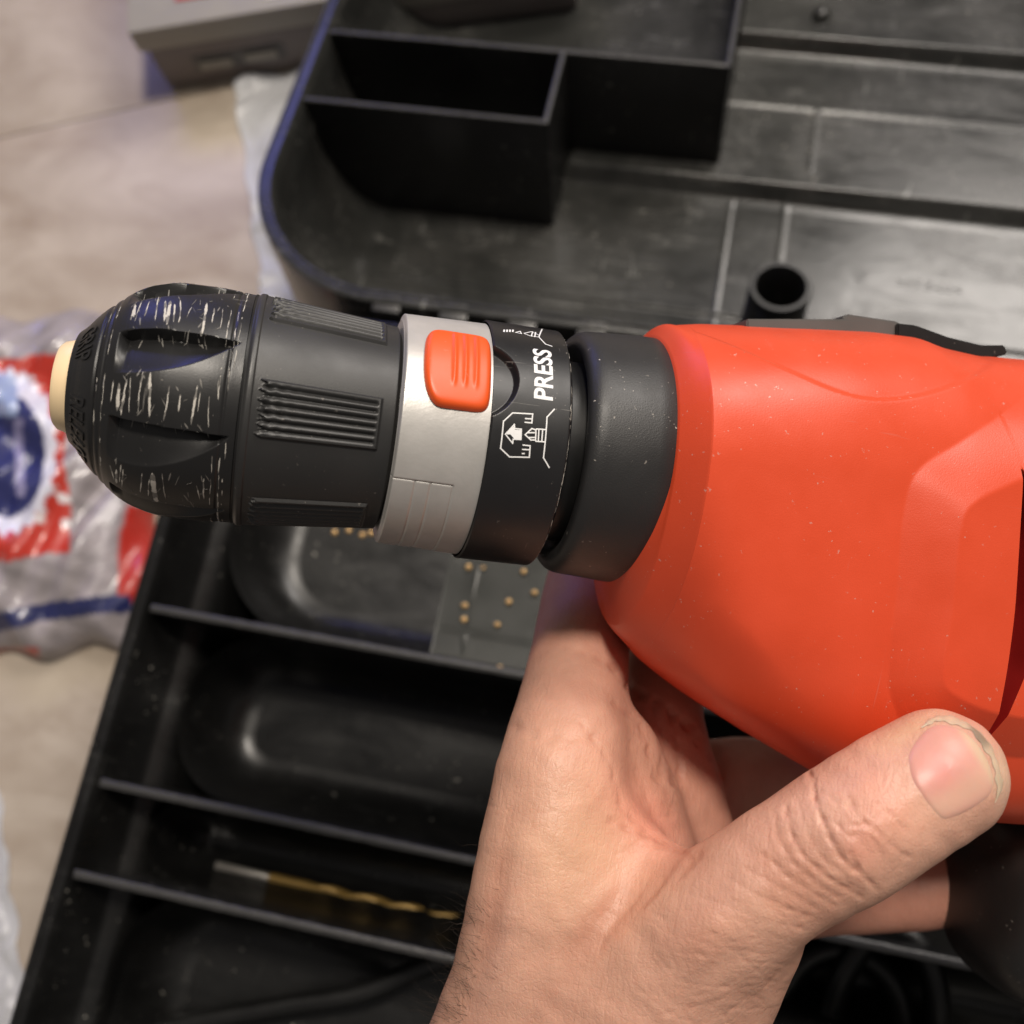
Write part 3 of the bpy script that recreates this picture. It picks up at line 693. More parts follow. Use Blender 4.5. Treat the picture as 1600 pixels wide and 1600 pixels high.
fold = [np.array(dl(*p, 2.)) for p in ((1085, 955), (1128, 1010), (1190, 1075), (1262, 1132), (1345, 1195))]
fold = np.array(fold)
# raised rear panel: outer soft outline and inner sharp outline in photo pixels, laid on z = 2.9
pin = spline([dl(*p, 3.0) for p in ((1900, 560), (1700, 665), (1592, 738), (1502, 783), (1478, 828), (1466, 950), (1456, 1045), (1478, 1082), (1560, 1113), (1700, 1120), (1900, 1100))], 80)
pout = spline([dl(*p, 3.0) for p in ((1900, 470), (1700, 580), (1590, 640), (1500, 690), (1430, 735), (1408, 800), (1400, 900), (1390, 1040), (1402, 1100), (1440, 1150), (1560, 1185), (1700, 1190), (1900, 1180))], 80)
def psd(poly, Xq, Yq):
    """signed distance to polygon, negative inside"""
    d = np.full(Xq.shape, 1e9); ins = np.zeros(Xq.shape, bool); n = len(poly)
    for i in range(n):
        a_, b_ = poly[i], poly[(i+1) % n]; e_ = b_-a_; wx, wy = Xq-a_[0], Yq-a_[1]
        t_ = np.clip((wx*e_[0]+wy*e_[1])/(e_@e_), 0, 1); d = np.minimum(d, np.hypot(wx-e_[0]*t_, wy-e_[1]*t_))
        c_ = ((a_[1] > Yq) != (b_[1] > Yq)) & (Xq < (b_[0]-a_[0])*(Yq-a_[1])/(b_[1]-a_[1]+1e-12)+a_[0]); ins ^= c_
    return np.where(ins, -d, d)
groove = np.vstack([spline([dl(*p, 2.3) for p in ((1120, 505), (1150, 528), (1215, 572), (1290, 614), (1350, 627), (1420, 619), (1500, 595), (1575, 564), (1650, 530))], 60), dl(1650, 300), dl(1120, 300)])
TH = 3.05
x_s = float(sl_l[3][0]); js = int(np.searchsorted(xs, x_s)); xs = np.concatenate([xs[xs < x_s-.02], [x_s, x_s+.005, x_s+.01, x_s+.015, x_s+.02], xs[xs > x_s+.04]]); js = int(np.argmin(np.abs(xs-x_s)))
th = np.linspace(0, 2*np.pi, nq, endpoint=False)
XX, TT = np.meshgrid(xs, th, indexing='ij')
yt, yb = smooth1(ytop, XX), smooth1(ybot, XX)
rc = 2.28+.13*sstep(XX, q1-.05, q1+.01)+(np.clip(XX, q1, cr)-q1)*(.56/(cr-q1)); rise = sstep(XX, cr-.02, cr+.02)
# close to the front the outline is the round flange, further back the drawn outline
blend = sstep(XX, xf-.1, cr+.6)
yt2 = np.maximum(rc*(1-blend)+yt*blend, 0); yt2 = np.minimum(np.maximum(yt, 2.45), 99)
yt2 = rc*(1-sstep(XX, q1, cr))+yt*sstep(XX, q1, cr); yb2 = np.minimum(-rc, yb)
yc, hh = (yt2+yb2)/2, (yt2-yb2)/2
nn = 2.0+.3*sstep(XX, cr, cr+3); nL = 2.0+1.7*sstep(XX, cr-.1, cr+1.3)
Yv = yc+hh*np.sin(TT)
yo = np.argsort(sl_l[:, 1]); L_ = np.interp(Yv, sl_l[yo, 1], sl_l[yo, 0]); W_ = np.interp(Yv, sl_l[yo, 1], sl_w[yo])
for _ in range(2): L_ = (L_+np.roll(L_, 3, 1)+np.roll(L_, -3, 1))/3; W_ = (W_+np.roll(W_, 2, 1)+np.roll(W_, -2, 1))/3
fal = np.exp(-((XX-x_s)/.9)**2); act_n = np.cos(TT) > .05
dX = np.where(XX <= x_s, (L_-x_s)*fal, (L_+W_-x_s)*fal)
for c_, fr_ in zip(range(js, js+5), (0, .02, .5, .98, 1)): dX[:, :] = dX; dX[c_] = L_[c_]+W_[c_]*fr_-XX[c_]
XX = XX+np.where(act_n, dX, 0)
Tm = 2.97+.10*sstep(XX, cr, cr+3)
# superellipse with centre on the axis for the upper half, stretched lower half
up = Yv > 0
sU = np.clip(Yv/yt2, 0, 1); sL = np.clip(Yv/yb2, 0, 1)
zU = Tm*(1-sU**nn)**(1/nn); zL = Tm*(1-sL**nL)**(1/nL)
zz = np.where(up, zU, zL)
zcone = np.where(np.abs(Yv) < 1e9, np.sqrt(np.clip(rc*rc-np.where(up, Yv*(rc/yt2), Yv*np.clip(rc/-yb2, 0, 1))**2, 0, None)), 0)
zz = smin(zz, np.where(XX < cr, zcone, 9.), .03)
# lower chamfer under the fold line
fx_, fy_ = fold[:, 0], fold[:, 1]
yf = np.interp(XX, fx_, fy_); slope = (fold[-1][1]-fold[0][1])/(fold[-1][0]-fold[0][0])
dch = (yf-Yv)/math.sqrt(1+slope**2)
zch = 2.62-1.0*dch
zch = np.where(XX > fold[-1][0]+.3, 9, zch)
act = sstep(XX, cr-.4, cr-.05)*(1-sstep(XX, fold[-1][0]-.6, fold[-1][0]+.4))
zc2 = smin(zz, np.maximum(zch, .55*np.sqrt(np.clip(1-sL**4, 0, 1))), .22); zz = zz*(1-act)+zc2*act
zz = np.where(zz < 0, 0, zz)
near = np.cos(TT) > 0
di = psd(pin, XX, Yv); do = psd(pout, XX, Yv); f_ = np.clip(do/(do-di+1e-6), 0, 1)  # 0 at the outer line, 1 at the inner line
f_ = np.where(do > 0, 0, np.where(di < 0, 1, np.clip(-do/(np.abs(do)+np.abs(di)+1e-6), 0, 1)))
rel = .36*f_*sstep(np.abs(zz), .5, 1.6)
dg = psd(groove, XX, Yv); rel = rel-.07*(1-sstep(dg, -.04, .045))*sstep(zz, .3, .8)
zz = zz+np.where(zz > .2, rel, 0)
Zv = np.where(near, zz, -zz)
slotm = np.zeros(XX.shape); slotm[js+1:js+4] = sstep(W_[js+1:js+4], .04, .10); Zv = Zv-np.where(act_n, .55*slotm, 0)
# shut the seam: at theta=+-90 deg z must vanish
Zv = Zv*np.clip(np.abs(np.cos(TT))/.02, 0, 1)
HV = np.stack([XX, Yv, Zv], -1).reshape(-1, 3)
# leave out the faces of the vent slot
fc = grid_faces(len(xs), nq, True, True)
capn = 8; h0 = HV.reshape(len(xs), nq, 3)[0]; CV = []
for q in range(capn):
    f_ = q/(capn-1); an_ = np.arctan2(h0[:, 1], h0[:, 2]); ci = np.stack([np.full(nq, q1-.64), 2.1*np.sin(an_), 2.1*np.cos(an_)], 1); fr_ = 1-(1-f_)**3; w_ = np.array([1-f_, 1-fr_, 1-fr_]); CV.append(h0*w_+ci*(1-w_))
nb_ = len(HV); HV = np.vstack([HV]+CV[1:]); ids = [np.arange(nq)]+[nb_+k*nq+np.arange(nq) for k in range(capn-1)]
for k in range(capn-1):
    for j_ in range(nq): jj = (j_+1) % nq; fc.append((ids[k][j_], ids[k][jj], ids[k+1][jj], ids[k+1][j_]))
hs = mesh('housing', HV, fc, M['orange'], DR, sharp=24)
hs.data.materials.append(M['slit'])
for f in range((js)*nq, (js+4)*nq):
    if act_n[js, f % nq] and slotm[js+2, f % nq] > .5: hs.data.polygons[f].material_index = 1
# inner surface behind the slot
# selector pieces on the upper edge
def strip(name, pts, z0, z1, mat, parent=DR):
    P = np.array([dl(*p) for p in pts]); n = len(P); V = [(p[0], p[1], z) for z in (z0, z1) for p in P]
    bm = bmesh.new(); vs_ = [bm.verts.new(v) for v in V]; bm.faces.new(vs_[:n]); bm.faces.new(vs_[n:][::-1])
    for i in range(n): j = (i+1) % n; bm.faces.new((vs_[i], vs_[j], vs_[n+j], vs_[n+i]))
    bmesh.ops.recalc_face_normals(bm, faces=bm.faces[:]); bmesh.ops.bevel(bm, geom=bm.edges[:], offset=.03, segments=2, affect='EDGES')
    V = [v.co[:] for v in bm.verts]; F = [[v.index for v in f.verts] for f in bm.faces]; bm.free(); return mesh(name, V, F, mat, parent, sharp=40)
strip('selector_plate', [(1140, 508), (1295, 508), (1300, 540), (1140, 540)], -.8, .8, M['grey'])
strip('selector_knob', [(1292, 503), (1300, 498), (1376, 509), (1386, 516), (1386, 545), (1290, 540)], -.6, .6, M['grey'])
strip('selector_slide', [(1372, 513), (1400, 516), (1450, 534), (1500, 546), (1536, 546), (1540, 560), (1480, 575), (1372, 550)], -.7, .7, M['grip'])
# rubber grip: rounded block below the housing
def superell(name, c, rad, n_, mat, parent, frame=None, nu=64, nv=40):
    V = []
    for i in range(nv+1):
        ph = math.pi*(i/nv-.5)
        for k in range(nu):
            q = 2*math.pi*k/nu; f = lambda v, e: math.copysign(abs(v)**(2/e), v)
            V.append(np.array(c)+np.array([rad[0]*f(math.cos(ph), n_)*f(math.cos(q), n_), rad[1]*f(math.sin(ph), n_), rad[2]*f(math.cos(ph), n_)*f(math.sin(q), n_)]))
    V = np.array(V)
    return mesh(name, V, grid_faces(nv+1, nu, True), mat, parent)
gb = dl(1640, 1388, -.8)
superell('grip', (gb[0], gb[1], -.8), (2.0, 2.35, 2.0), 3.0, M['grip'], DR)
gs = dl(1560, 1245, .3)
superell('trigger_guard', (gs[0]+.1, gs[1]+.35, -.6), (.75, .85, 1.2), 3, M['grip'], DR)

# ---------------------------------------------------------------- hand
def camp(px, py, d): return ray(px, py)*d            # the hand is laid out relative to the drill it holds
def surface_nets(Fd, org, h):
    s_ = Fd < 0; nx_, ny_, nz_ = Fd.shape
    c = np.zeros((nx_-1, ny_-1, nz_-1), np.int8)
    for i in (0, 1):
        for j in (0, 1):
            for k in (0, 1): c += s_[i:nx_-1+i, j:ny_-1+j, k:nz_-1+k]
    act = (c > 0) & (c < 8); idx = -np.ones(act.shape, np.int64); I = np.argwhere(act); idx[act] = np.arange(len(I))
    acc = np.zeros((len(I), 3)); cnt = np.zeros(len(I))
    cs = [(i, j, k) for i in (0, 1) for j in (0, 1) for k in (0, 1)]
    val = {q: Fd[I[:, 0]+q[0], I[:, 1]+q[1], I[:, 2]+q[2]].astype(float) for q in cs}
    for a_ in cs:
        for ax_ in range(3):
            if a_[ax_] == 0:
                b_ = tuple(v+(1 if n == ax_ else 0) for n, v in enumerate(a_)); fa_, fb_ = val[a_], val[b_]
                mk = (fa_ < 0) != (fb_ < 0); t_ = np.where(mk, fa_/(fa_-fb_+1e-20), 0)
                p = np.array(a_, float)[None, :].repeat(len(I), 0); p[:, ax_] += t_
                acc[mk] += p[mk]; cnt[mk] += 1
    V = org+(I+acc/cnt[:, None])*h; Fq = []
    for ax_ in range(3):
        u, v = (ax_+1) % 3, (ax_+2) % 3
        sl0 = [slice(None)]*3; sl1 = [slice(None)]*3; sl0[ax_] = slice(0, -1); sl1[ax_] = slice(1, None)
        ch = s_[tuple(sl0)] != s_[tuple(sl1)]; E_ = np.argwhere(ch)
        ok = (E_[:, u] > 0) & (E_[:, v] > 0) & (E_[:, u] < Fd.shape[u]-1) & (E_[:, v] < Fd.shape[v]-1); E_ = E_[ok]
        ins = s_[tuple(E_.T)]; q = []
        for (du, dv_) in ((0, 0), (-1, 0), (-1, -1), (0, -1)):
            e = E_.copy(); e[:, u] += du; e[:, v] += dv_; q.append(idx[tuple(e.T)])
        q = np.stack(q, 1); q[~ins] = q[~ins][:, ::-1]; Fq.append(q)
    return V, np.vstack(Fq)
HC = [  # (chain of (px, py, depth, radius)), blend
 ([(760, 1720, 20.0, 1.55), (812, 1540, 19.4, 1.30), (838, 1400, 19.1, 1.22), (872, 1215, 19.6, 1.19), (893, 1110, 20.8, 1.10), (908, 1010, 22.3, 1.03), (922, 910, 23.9, 1.0), (960, 800, 25.3, .95), (1060, 720, 26.2, .9)], .5),     # index metacarpal and finger, passing behind the drill
 ([(900, 1800, 19.4, 1.9), (1010, 1560, 18.5, 1.45), (1085, 1462, 18.0, 1.20), (1200, 1376, 17.5, 1.08), (1322, 1302, 17.3, 1.14), (1400, 1250, 17.3, 1.12), (1465, 1212, 17.4, 1.10)], .9),  # thumb
 ([(1150, 1455, 18.5, 1.15), (1105, 1530, 18.8, 1.30), (1062, 1620, 19.1, 1.45), (1020, 1780, 19.6, 1.8)], 1.0),                                              # thenar mass
 ([(870, 1760, 20.2, 2.3), (900, 1560, 19.6, 1.75), (925, 1420, 19.3, 1.45)], .9),                                                 # back of the hand
 ([(915, 1290, 19.5, .95), (985, 1345, 19.2, .75), (1050, 1388, 18.7, .62)], .7),                                                  # web of skin
 ([(960, 1480, 20.8, 1.5), (980, 1330, 20.9, 1.35), (950, 1190, 21.0, 1.1)], .8),                                                  # palm side
 ([(1020, 1600, 22.0, 2.0), (1055, 1400, 22.5, 1.5), (1040, 1240, 22.5, 1.25), (1025, 1130, 23.0, 1.05), (1045, 1040, 24.0, .97), (1120, 950, 25.2, .9)], .6),     # middle finger
 ([(1030, 1560, 23.6, 1.5), (1080, 1400, 23.9, 1.35), (1090, 1250, 24.2, 1.1), (1150, 1215, 24.9, .95), (1250, 1215, 25.3, .88), (1350, 1225, 25.2, .85)], .45),         # ring finger
 ([(1040, 1580, 24.6, 1.4), (1140, 1440, 24.9, 1.2), (1230, 1400, 25.0, 1.02), (1330, 1392, 24.9, .97), (1430, 1388, 24.6, .95), (1520, 1375, 24.3, .9)], .45),               # little finger
]
hh_ = .075
prims = []
for ch_, kb in HC:
    P = [camp(x, y, d) for (x, y, d, r) in ch_]; Rr = [r for (*_, r) in ch_]
    P = spline(np.hstack([np.array(P), np.array(Rr)[:, None]]), (len(P)-1)*2+1)
    prims.append((P, kb))
allp = np.vstack([p for p, _ in prims]); lo = allp[:, :3].min(0)-2.2; hi = allp[:, :3].max(0)+2.2
lo[1] = camp(800, 1700, 20)[1]-1.0                         # the wrist runs on a little below the frame
gx_, gy_, gz_ = [np.arange(lo[i], hi[i], hh_, dtype=np.float32) for i in range(3)]
Fd = np.full((len(gx_), len(gy_), len(gz_)), 9., np.float32)
def chain_field(P, G):
    best = None
    for a_, b_ in zip(P[:-1], P[1:]):
        A_, B_ = a_[:3].astype(np.float32), b_[:3].astype(np.float32); e_ = B_-A_; L2 = float(e_@e_)
        t_ = np.clip(((G[0]-A_[0])*e_[0]+(G[1]-A_[1])*e_[1]+(G[2]-A_[2])*e_[2])/L2, 0, 1)
        d = np.sqrt((G[0]-A_[0]-e_[0]*t_)**2+(G[1]-A_[1]-e_[1]*t_)**2+(G[2]-A_[2]-e_[2]*t_)**2)-(a_[3]+(b_[3]-a_[3])*t_)
        best = d if best is None else np.minimum(best, d)
    return best
for P, kb in prims:
    b0 = (P[:, :3]-P[:, 3:4]).min(0)-1.6; b1 = (P[:, :3]+P[:, 3:4]).max(0)+1.6
    sl = [slice(int(np.searchsorted(g_a, b0[i])), int(np.searchsorted(g_a, b1[i]))) for i, g_a in enumerate((gx_, gy_, gz_))]
    G = np.meshgrid(gx_[sl[0]], gy_[sl[1]], gz_[sl[2]], indexing='ij', sparse=True)
    f2 = chain_field(P, G); f1 = Fd[tuple(sl)]; q_ = np.clip(kb-np.abs(f1-f2), 0, None)/kb; Fd[tuple(sl)] = np.minimum(f1, f2)-q_*q_*q_*kb/6.
Fd[:, :3, :] = np.maximum(Fd[:, :3, :], .01); Fd[:, 0, :] = 1
HVc, HF = surface_nets(Fd, lo, hh_); del Fd
# smooth a little, then subdivide once for the creases
def adj_smooth(V, F, it, lam=.5):
    e = np.vstack([F[:, [0, 1]], F[:, [1, 2]], F[:, [2, 3]], F[:, [3, 0]]]); e = np.vstack([e, e[:, ::-1]])
    cnt = np.bincount(e[:, 0], minlength=len(V))[:, None]
    for _ in range(it):
        s_ = np.stack([np.bincount(e[:, 0], V[e[:, 1], k], len(V)) for k in range(3)], 1)/np.maximum(cnt, 1); V = V+lam*(s_-V)
    return V
HVc = adj_smooth(HVc, HF, 10)
tmp = mesh('tmp', HVc, HF.tolist(), M['skin']); sm = tmp.modifiers.new('s', 'SUBSURF'); sm.levels = 1; sm.render_levels = 1
dg_ = bpy.context.evaluated_depsgraph_get(); me2 = bpy.data.meshes.new_from_object(tmp.evaluated_get(dg_))
nv = len(me2.vertices); V = np.zeros(nv*3, np.float32); me2.vertices.foreach_get('co', V); V = V.reshape(-1, 3).astype(float)/S
N = np.zeros(nv*3, np.float32); me2.vertices.foreach_get('normal', N); N = N.reshape(-1, 3).astype(float)
F4 = np.zeros(len(me2.loops), np.int32); me2.loops.foreach_get('vertex_index', F4); F4 = F4.reshape(-1, 4)
bpy.data.objects.remove(tmp); bpy.data.meshes.remove(me2)
qx = 800+FPX*V[:, 0]/-V[:, 2]; qy = 800-FPX*V[:, 1]/-V[:, 2]; facing = np.clip((N*(-V/np.linalg.norm(V, axis=1)[:, None])).sum(1), 0, 1); dep = -V[:, 2]
front = (facing > .08) & (dep < 24.8)
def pl_dist(pts, X_, Y_):
    d = np.full(X_.shape, 1e9)
    for (a_, b_) in zip(pts[:-1], pts[1:]):
        ex_, ey_ = b_[0]-a_[0], b_[1]-a_[1]; t_ = np.clip(((X_-a_[0])*ex_+(Y_-a_[1])*ey_)/(ex_*ex_+ey_*ey_+1e-9), 0, 1)
        d = np.minimum(d, np.hypot(X_-a_[0]-ex_*t_, Y_-a_[1]-ey_*t_))
    return d
def z5(pts): return [(1100+x/3.077, 1080+y/3.077) for x, y in pts]
def z4(pts): return [(640+x/2.222, 880+y/2.222) for x, y in pts]
CR = [  # skin creases: (points, depth cm, half width px)
 (z5([(515, 400), (545, 560), (610, 715), (660, 800), (725, 860)]), .055, 4.0), (z5([(700, 770), (740, 860), (830, 950)]), .045, 3.5),
 (z5([(395, 560), (420, 690), (480, 800), (600, 900), (760, 990)]), .034, 4.0), (z5([(690, 500), (735, 600), (800, 650), (850, 590)]), .028, 3.5),
 (z5([(770, 640), (860, 700), (920, 760), (990, 800)]), .024, 3.5), (z5([(700, 650), (780, 640), (830, 660)]), .028, 3.0), (z5([(640, 640), (690, 700), (740, 690)]), .020, 3),
 (z5([(560, 480), (640, 540), (700, 560)]), .018, 3.5), (z5([(830, 540), (900, 600), (980, 680)]), .018, 3.5), (z5([(800, 700), (850, 780), (850, 860)]), .022, 3),
 (z5([(340, 600), (350, 700), (420, 820), (540, 930), (640, 990)]), .020, 4), (z5([(280, 780), (380, 880), (500, 960), (620, 1030)]), .018, 4),
 (z5([(200, 850), (330, 930), (450, 1000), (560, 1060)]), .016, 4), (z5([(120, 900), (250, 980), (400, 1050), (500, 1090)]), .013, 4),
 (z5([(560, 800), (640, 850), (700, 930), (760, 960)]), .015, 3), (z5([(300, 640), (320, 800), (400, 900)]), .013, 3), (z5([(0, 1000), (150, 1040), (330, 1120), (470, 1140)]), .012, 4),
 (z5([(450, 520), (480, 640), (540, 760), (620, 860)]), .012, 3), (z5([(900, 700), (940, 780), (930, 860)]), .012, 3),
 (z4([(960, 1010), (880, 960), (770, 930), (700, 900)]), .05, 6), (z4([(720, 1010), (800, 975), (900, 985)]), .02, 5), (z4([(1000, 1020), (940, 1060), (800, 1160), (700, 1230), (650, 1310)]), .05, 14),
 (z4([(450, 1020), (520, 1030)]), .01, 5), (z4([(350, 560), (440, 600), (560, 610), (640, 600)]), .035, 10), (z4([(560, 300), (640, 320), (720, 370)]), .03, 6),
 (z4([(830, 640), (850, 740), (900, 800), (880, 880)]), .03, 6), (z4([(760, 620), (800, 760), (860, 900)]), .02, 6), (z4([(1060, 640), (1090, 760), (1120, 860)]), .02, 6), (z4([(700, 350), (800, 460), (960, 560)]), .04, 8),
 (z4([(1100, 1560), (1200, 1500), (1290, 1420)]), .012, 4), (z4([(1000, 1500), (1130, 1450), (1250, 1380)]), .010, 4), (z4([(900, 1560), (1000, 1540), (1120, 1500)]), .010, 4),
]
rr_ = np.random.RandomState(3)
for k in range(60):                                         # fine folds running across the thumb base and the wrist
    cx, cy = 1000+rr_.rand()*260, 1380+rr_.rand()*230; a_ = math.radians(20+rr_.randn()*22); L_ = 18+rr_.rand()*45
    CR.append(([(cx-L_*math.cos(a_), cy-L_*math.sin(a_)+rr_.randn()*3), (cx+rr_.randn()*3, cy+3), (cx+L_*math.cos(a_), cy+L_*math.sin(a_)+rr_.randn()*3)], .004+.006*rr_.rand(), 2.5))
for k in range(40):
    cx, cy = 700+rr_.rand()*300, 1150+rr_.rand()*420; a_ = math.radians(8+rr_.randn()*16); L_ = 15+rr_.rand()*40
    CR.append(([(cx-L_*math.cos(a_), cy-L_*math.sin(a_)), (cx, cy+rr_.randn()*3), (cx+L_*math.cos(a_), cy+L_*math.sin(a_))], .003+.004*rr_.rand(), 2.5))
CR += [(z4([(600, 560), (700, 700), (740, 860), (860, 960)]), .03, 5), (z4([(900, 500), (930, 620), (940, 760), (900, 880)]), .05, 5), (z4([(830, 480), (880, 620), (870, 760)]), .03, 5), (z4([(760, 430), (860, 470), (960, 560), (1010, 640)]), .05, 6), (z4([(980, 560), (1030, 640), (1080, 740)]), .03, 5), (z4([(700, 480), (800, 560), (840, 660)]), .03, 5), (z4([(905, 730), (920, 770)]), .06, 4)]
disp = np.zeros(nv); wob = 1.6*np.sin(qx*.21+qy*.13)+1.2*np.sin(qy*.33-qx*.09)
for pts, dp, hw in CR:
    P_ = np.array(pts); m_ = front & (qx > P_[:, 0].min()-45) & (qx < P_[:, 0].max()+45) & (qy > P_[:, 1].min()-45) & (qy < P_[:, 1].max()+45)
    if not m_.any(): continue
    d = pl_dist(pts, qx[m_]+wob[m_], qy[m_]+wob[m_]*.7); disp[m_] += .85*dp*(.65+.35*np.sin(qx[m_]*.19+qy[m_]*.11))*-np.exp(-(d/hw)**2)+.85*dp*.10*np.exp(-((d-2.6*hw)/(1.6*hw))**2)
# broad relief: bony joint, tendon and soft hollows
def blob(x, y, sx, sy, an, h):
    c_, s_ = math.cos(math.radians(an)), math.sin(math.radians(an)); u = ((qx-x)*c_+(qy-y)*s_)/sx; v = (-(qx-x)*s_+(qy-y)*c_)/sy
    return np.where(front, h*np.exp(-u*u-v*v), 0)
disp += blob(1095, 1455, 70, 50, -35, .13)+blob(1335, 1300, 60, 60, 0, .05)+blob(1240, 1370, 60, 70, -30, -.06)+blob(960, 1420, 90, 28, -50, -.10)+blob(865, 1190, 60, 60, 0, .05)+blob(770, 1420, 18, 140, 12, -.04)+blob(880, 1330, 60, 90, 5, .04)
disp += .010*np.sin(qx*.06+1.3*np.sin(qy*.05))*np.sin(qy*.055+1.1*np.sin(qx*.04))
V = V+N*disp[:, None]
# skin tone: pinker at the web and joint, yellower at the thumb tip; palm and index shade painted in
base = np.array([.67, .380, .280]); T_ = np.tile(base, (nv, 1))
def tint(mask, c_):
    global T_
    T_ = T_*(1-mask[:, None])+np.array(c_)*mask[:, None]
def g2(x, y, sx, sy, an=0):
    c_, s_ = math.cos(math.radians(an)), math.sin(math.radians(an)); u = ((qx-x)*c_+(qy-y)*s_)/sx; v = (-(qx-x)*s_+(qy-y)*c_)/sy; return np.exp(-u*u-v*v)
tint(g2(1010, 1280, 75, 45, 45)*.75, (.68, .27, .20)); tint(g2(1380, 1250, 60, 40, 60)*.55, (.70, .30, .21)); tint(g2(1345, 1320, 35, 45)*.5, (.70, .30, .22))
tint(g2(1100, 1460, 50, 40)*.35, (.68, .33, .23)); tint(g2(1420, 1140, 60, 18, -30)*.5, (.66, .44, .26)); tint(g2(900, 1330, 90, 120, 8)*.45, (.68, .43, .26)); tint(g2(870, 1050, 80, 90)*.45, (.50, .26, .20))  # last tint paints the drill's shadow onto the index finger
tint(np.clip((dep-20.6)/1.2, 0, 1)*.75, (.52, .235, .17)); tint(g2(770, 1500, 22, 150, 14)*.3, (.50, .29, .24)); tint(g2(1570, 1200, 14, 50)*.5, (.62, .50, .36))  # first tint paints shade on the palm and fingers, redder and darker with depth
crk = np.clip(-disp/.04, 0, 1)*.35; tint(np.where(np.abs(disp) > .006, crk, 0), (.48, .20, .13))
Vw = CAM+V@R.T
HO = at_d(900, 1500, 20)
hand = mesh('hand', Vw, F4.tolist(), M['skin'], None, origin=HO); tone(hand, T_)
tag(hand, 'left hand gripping the orange drill from below, thumb with a worn nail on its side', 'hand')
# nail: outline in photo points, laid on the thumb and raised
bvh = BVHTree.FromPolygons([Vector(v) for v in V], [tuple(int(i) for i in f) for f in F4])
def hit(px, py):
    d = ray(px, py); h = bvh.ray_cast(Vector((0, 0, 0)), Vector(d).normalized()); return (np.array(h[0]), np.array(h[1])) if h[0] else (None, None)
NO = z5([(962, 330), (972, 285), (1010, 225), (1062, 165), (1125, 138), (1200, 150), (1270, 185), (1330, 245), (1375, 320), (1408, 405), (1412, 470), (1375, 530), (1290, 585), (1200, 625), (1140, 640), (1085, 575), (1030, 500), (985, 430)])
NO = spline(np.vstack([NO, NO[:1]]), 73)[:-1]; cxy = NO.mean(0)
# axis of the nail, along the thumb
ta_ = np.array([math.cos(math.radians(-32)), math.sin(math.radians(-32))]); nr_ = 22; NV, NC = [], []
hc, hn = hit(*cxy); side = []
for i in range(nr_+1):
    f_ = i/nr_
    for p in NO:
        q = cxy+(p-cxy)*f_; h, n_ = hit(*q)
        if h is None: h, n_ = hit(*(cxy+(p-cxy)*f_*.93)); 
        if h is None: h, n_ = hc, hn
        lift = .016+.012*(1-f_**4)-.05*sstep(f_, .94, 1.)
        al = (q-cxy)@ta_; ac = (q-cxy)@np.array([-ta_[1], ta_[0]])
        NV.append(h+n_*lift)
        c_ = np.array([.68, .345, .275]); c_ = c_*(1-math.exp(-((al+15)/38)**2-((ac+8)/34)**2)*.85)+np.array([.66, .245, .205])*math.exp(-((al+15)/38)**2-((ac+8)/34)**2)*.85
        k_ = float(sstep(al, 38, 52)); c_ = c_*(1-k_)+np.array([.66, .46, .32])*k_
        k_ = math.exp(-((ac-42)/22)**2)*.5; c_ = c_*(1-k_)+np.array([.70, .46, .33])*k_
        k_ = float(sstep(f_, .90, .98))*(1 if al > 20 else .35); c_ = c_*(1-k_)+np.array([.50, .42, .29])*k_
        NC.append(c_)
NV = np.array(NV); NFc = grid_faces(nr_+1, len(NO), True)
def nail_smooth(Vn):
    G = Vn.reshape(nr_+1, len(NO), 3)
    for _ in range(6): G = (G+np.roll(G, 1, 1)+np.roll(G, -1, 1))/3*.5+G*.5; G[1:-1] = G[1:-1]*.5+(G[:-2]+G[2:])*.25
    G[0] = G[0].mean(0); return G.reshape(-1, 3)
NV = nail_smooth(NV)
nl = mesh('thumbnail', CAM+NV@R.T-HO, NFc, M['nail'], hand); tone(nl, NC); nl['label'] = 'pink thumbnail with a yellowed dirty rim'
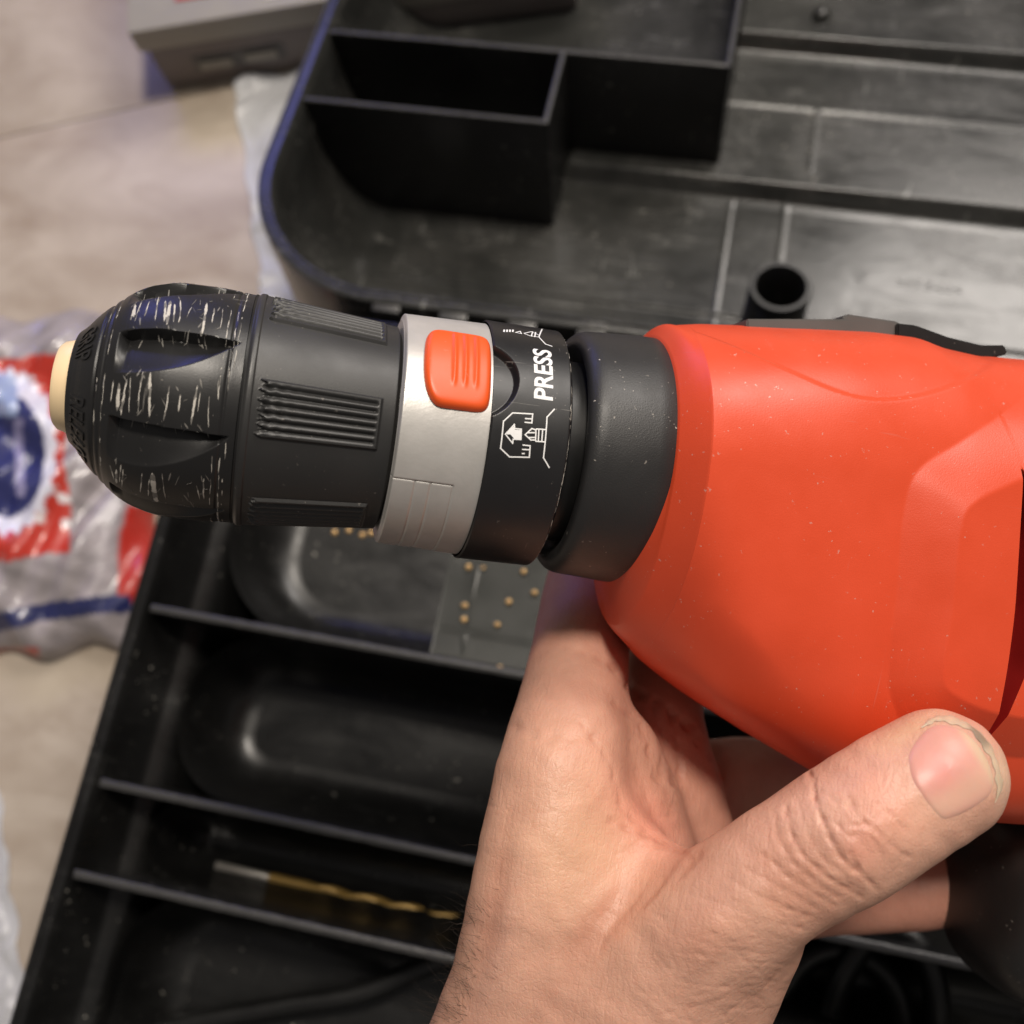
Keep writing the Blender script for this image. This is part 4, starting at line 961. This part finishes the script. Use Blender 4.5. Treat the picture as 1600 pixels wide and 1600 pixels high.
# rough dirty skin rim round the free edge
RP_ = spline(z5([(1045, 178), (1085, 143), (1130, 128), (1200, 136), (1280, 172), (1343, 232), (1390, 310), (1418, 400), (1424, 470), (1395, 535)]), 70); RV, RC = [], []
wv_ = 7.5+2*np.sin(np.arange(70)*.35)+2.5*np.sin(np.arange(70)*.9+1); wv_ = wv_*np.clip(np.minimum(np.arange(70), 69-np.arange(70))/10., .1, 1)
for i, p in enumerate(RP_):
    o_ = (p-cxy)/np.linalg.norm(p-cxy)
    for f_, lf in ((-.9, .010), (-.4, .022), (.1, .016+.005*rr_.rand()), (.5, .004), (.9, -.03)):
        h, n_ = hit(*(p+o_*wv_[i]*f_))
        if h is None: h, n_ = Vq, nq_
        Vq, nq_ = h, n_; RV.append(h+n_*lf); dk = .5 if (30 < i < 42 and f_ < .3) else 1.
        RC.append(np.array([.60, .45, .32])*dk*rr_.uniform(.8, 1.1) if f_ < .6 else np.array([.60, .40, .28]))
RV = np.array(RV).reshape(70, 5, 3); RCg = np.array(RC).reshape(70, 5, 3)
for _ in range(3): RV[1:-1] = (RV[:-2]+RV[1:-1]*2+RV[2:])/4; RCg[1:-1] = (RCg[:-2]+RCg[1:-1]*2+RCg[2:])/4
RV = RV.reshape(-1, 3); RC = RCg.reshape(-1, 3)
ro = mesh('nail_rim', CAM+np.array(RV)@R.T-HO, grid_faces(70, 5), M['nail'], hand); tone(ro, RC)
# hairs on the wrist
HVv, HFf = [], []
for k in range(190):
    x = 655+rr_.rand()*75 if k < 170 else 690+rr_.rand()*90; y = 1600-(rr_.rand()**1.3)*190 if k < 170 else 1250+rr_.rand()*330
    x = x+(1600-y)*.22 if k < 170 else x
    h, n_ = hit(x, y)
    if h is None: continue
    dr_ = np.array([-.75+rr_.randn()*.35, .45+rr_.randn()*.35, .1]); dr_ = dr_-n_*(dr_@n_)*.5+n_*.25; dr_ /= np.linalg.norm(dr_); L_ = (.3+.6*rr_.rand())
    P = [h+dr_*L_*t_+np.array([0, .30*L_*t_*t_*rr_.uniform(-.5, 1), 0]) for t_ in np.linspace(0, 1, 6)]; P = np.array(P); o = len(HVv)
    for i, p in enumerate(P):
        rw = .0030*(1-i/5.5)
        for q in range(3): HVv.append(p+rw*np.array([math.cos(q*2.094), math.sin(q*2.094), .3*math.sin(q*2.094+1)]))
    HFf += [tuple(v+o for v in f) for f in grid_faces(6, 3, True)]
hr = mesh('wrist_hair', CAM+np.array(HVv)@R.T-HO, HFf, M['hair'], hand); tag(hr, 'sparse dark hairs on the wrist', kind='stuff')
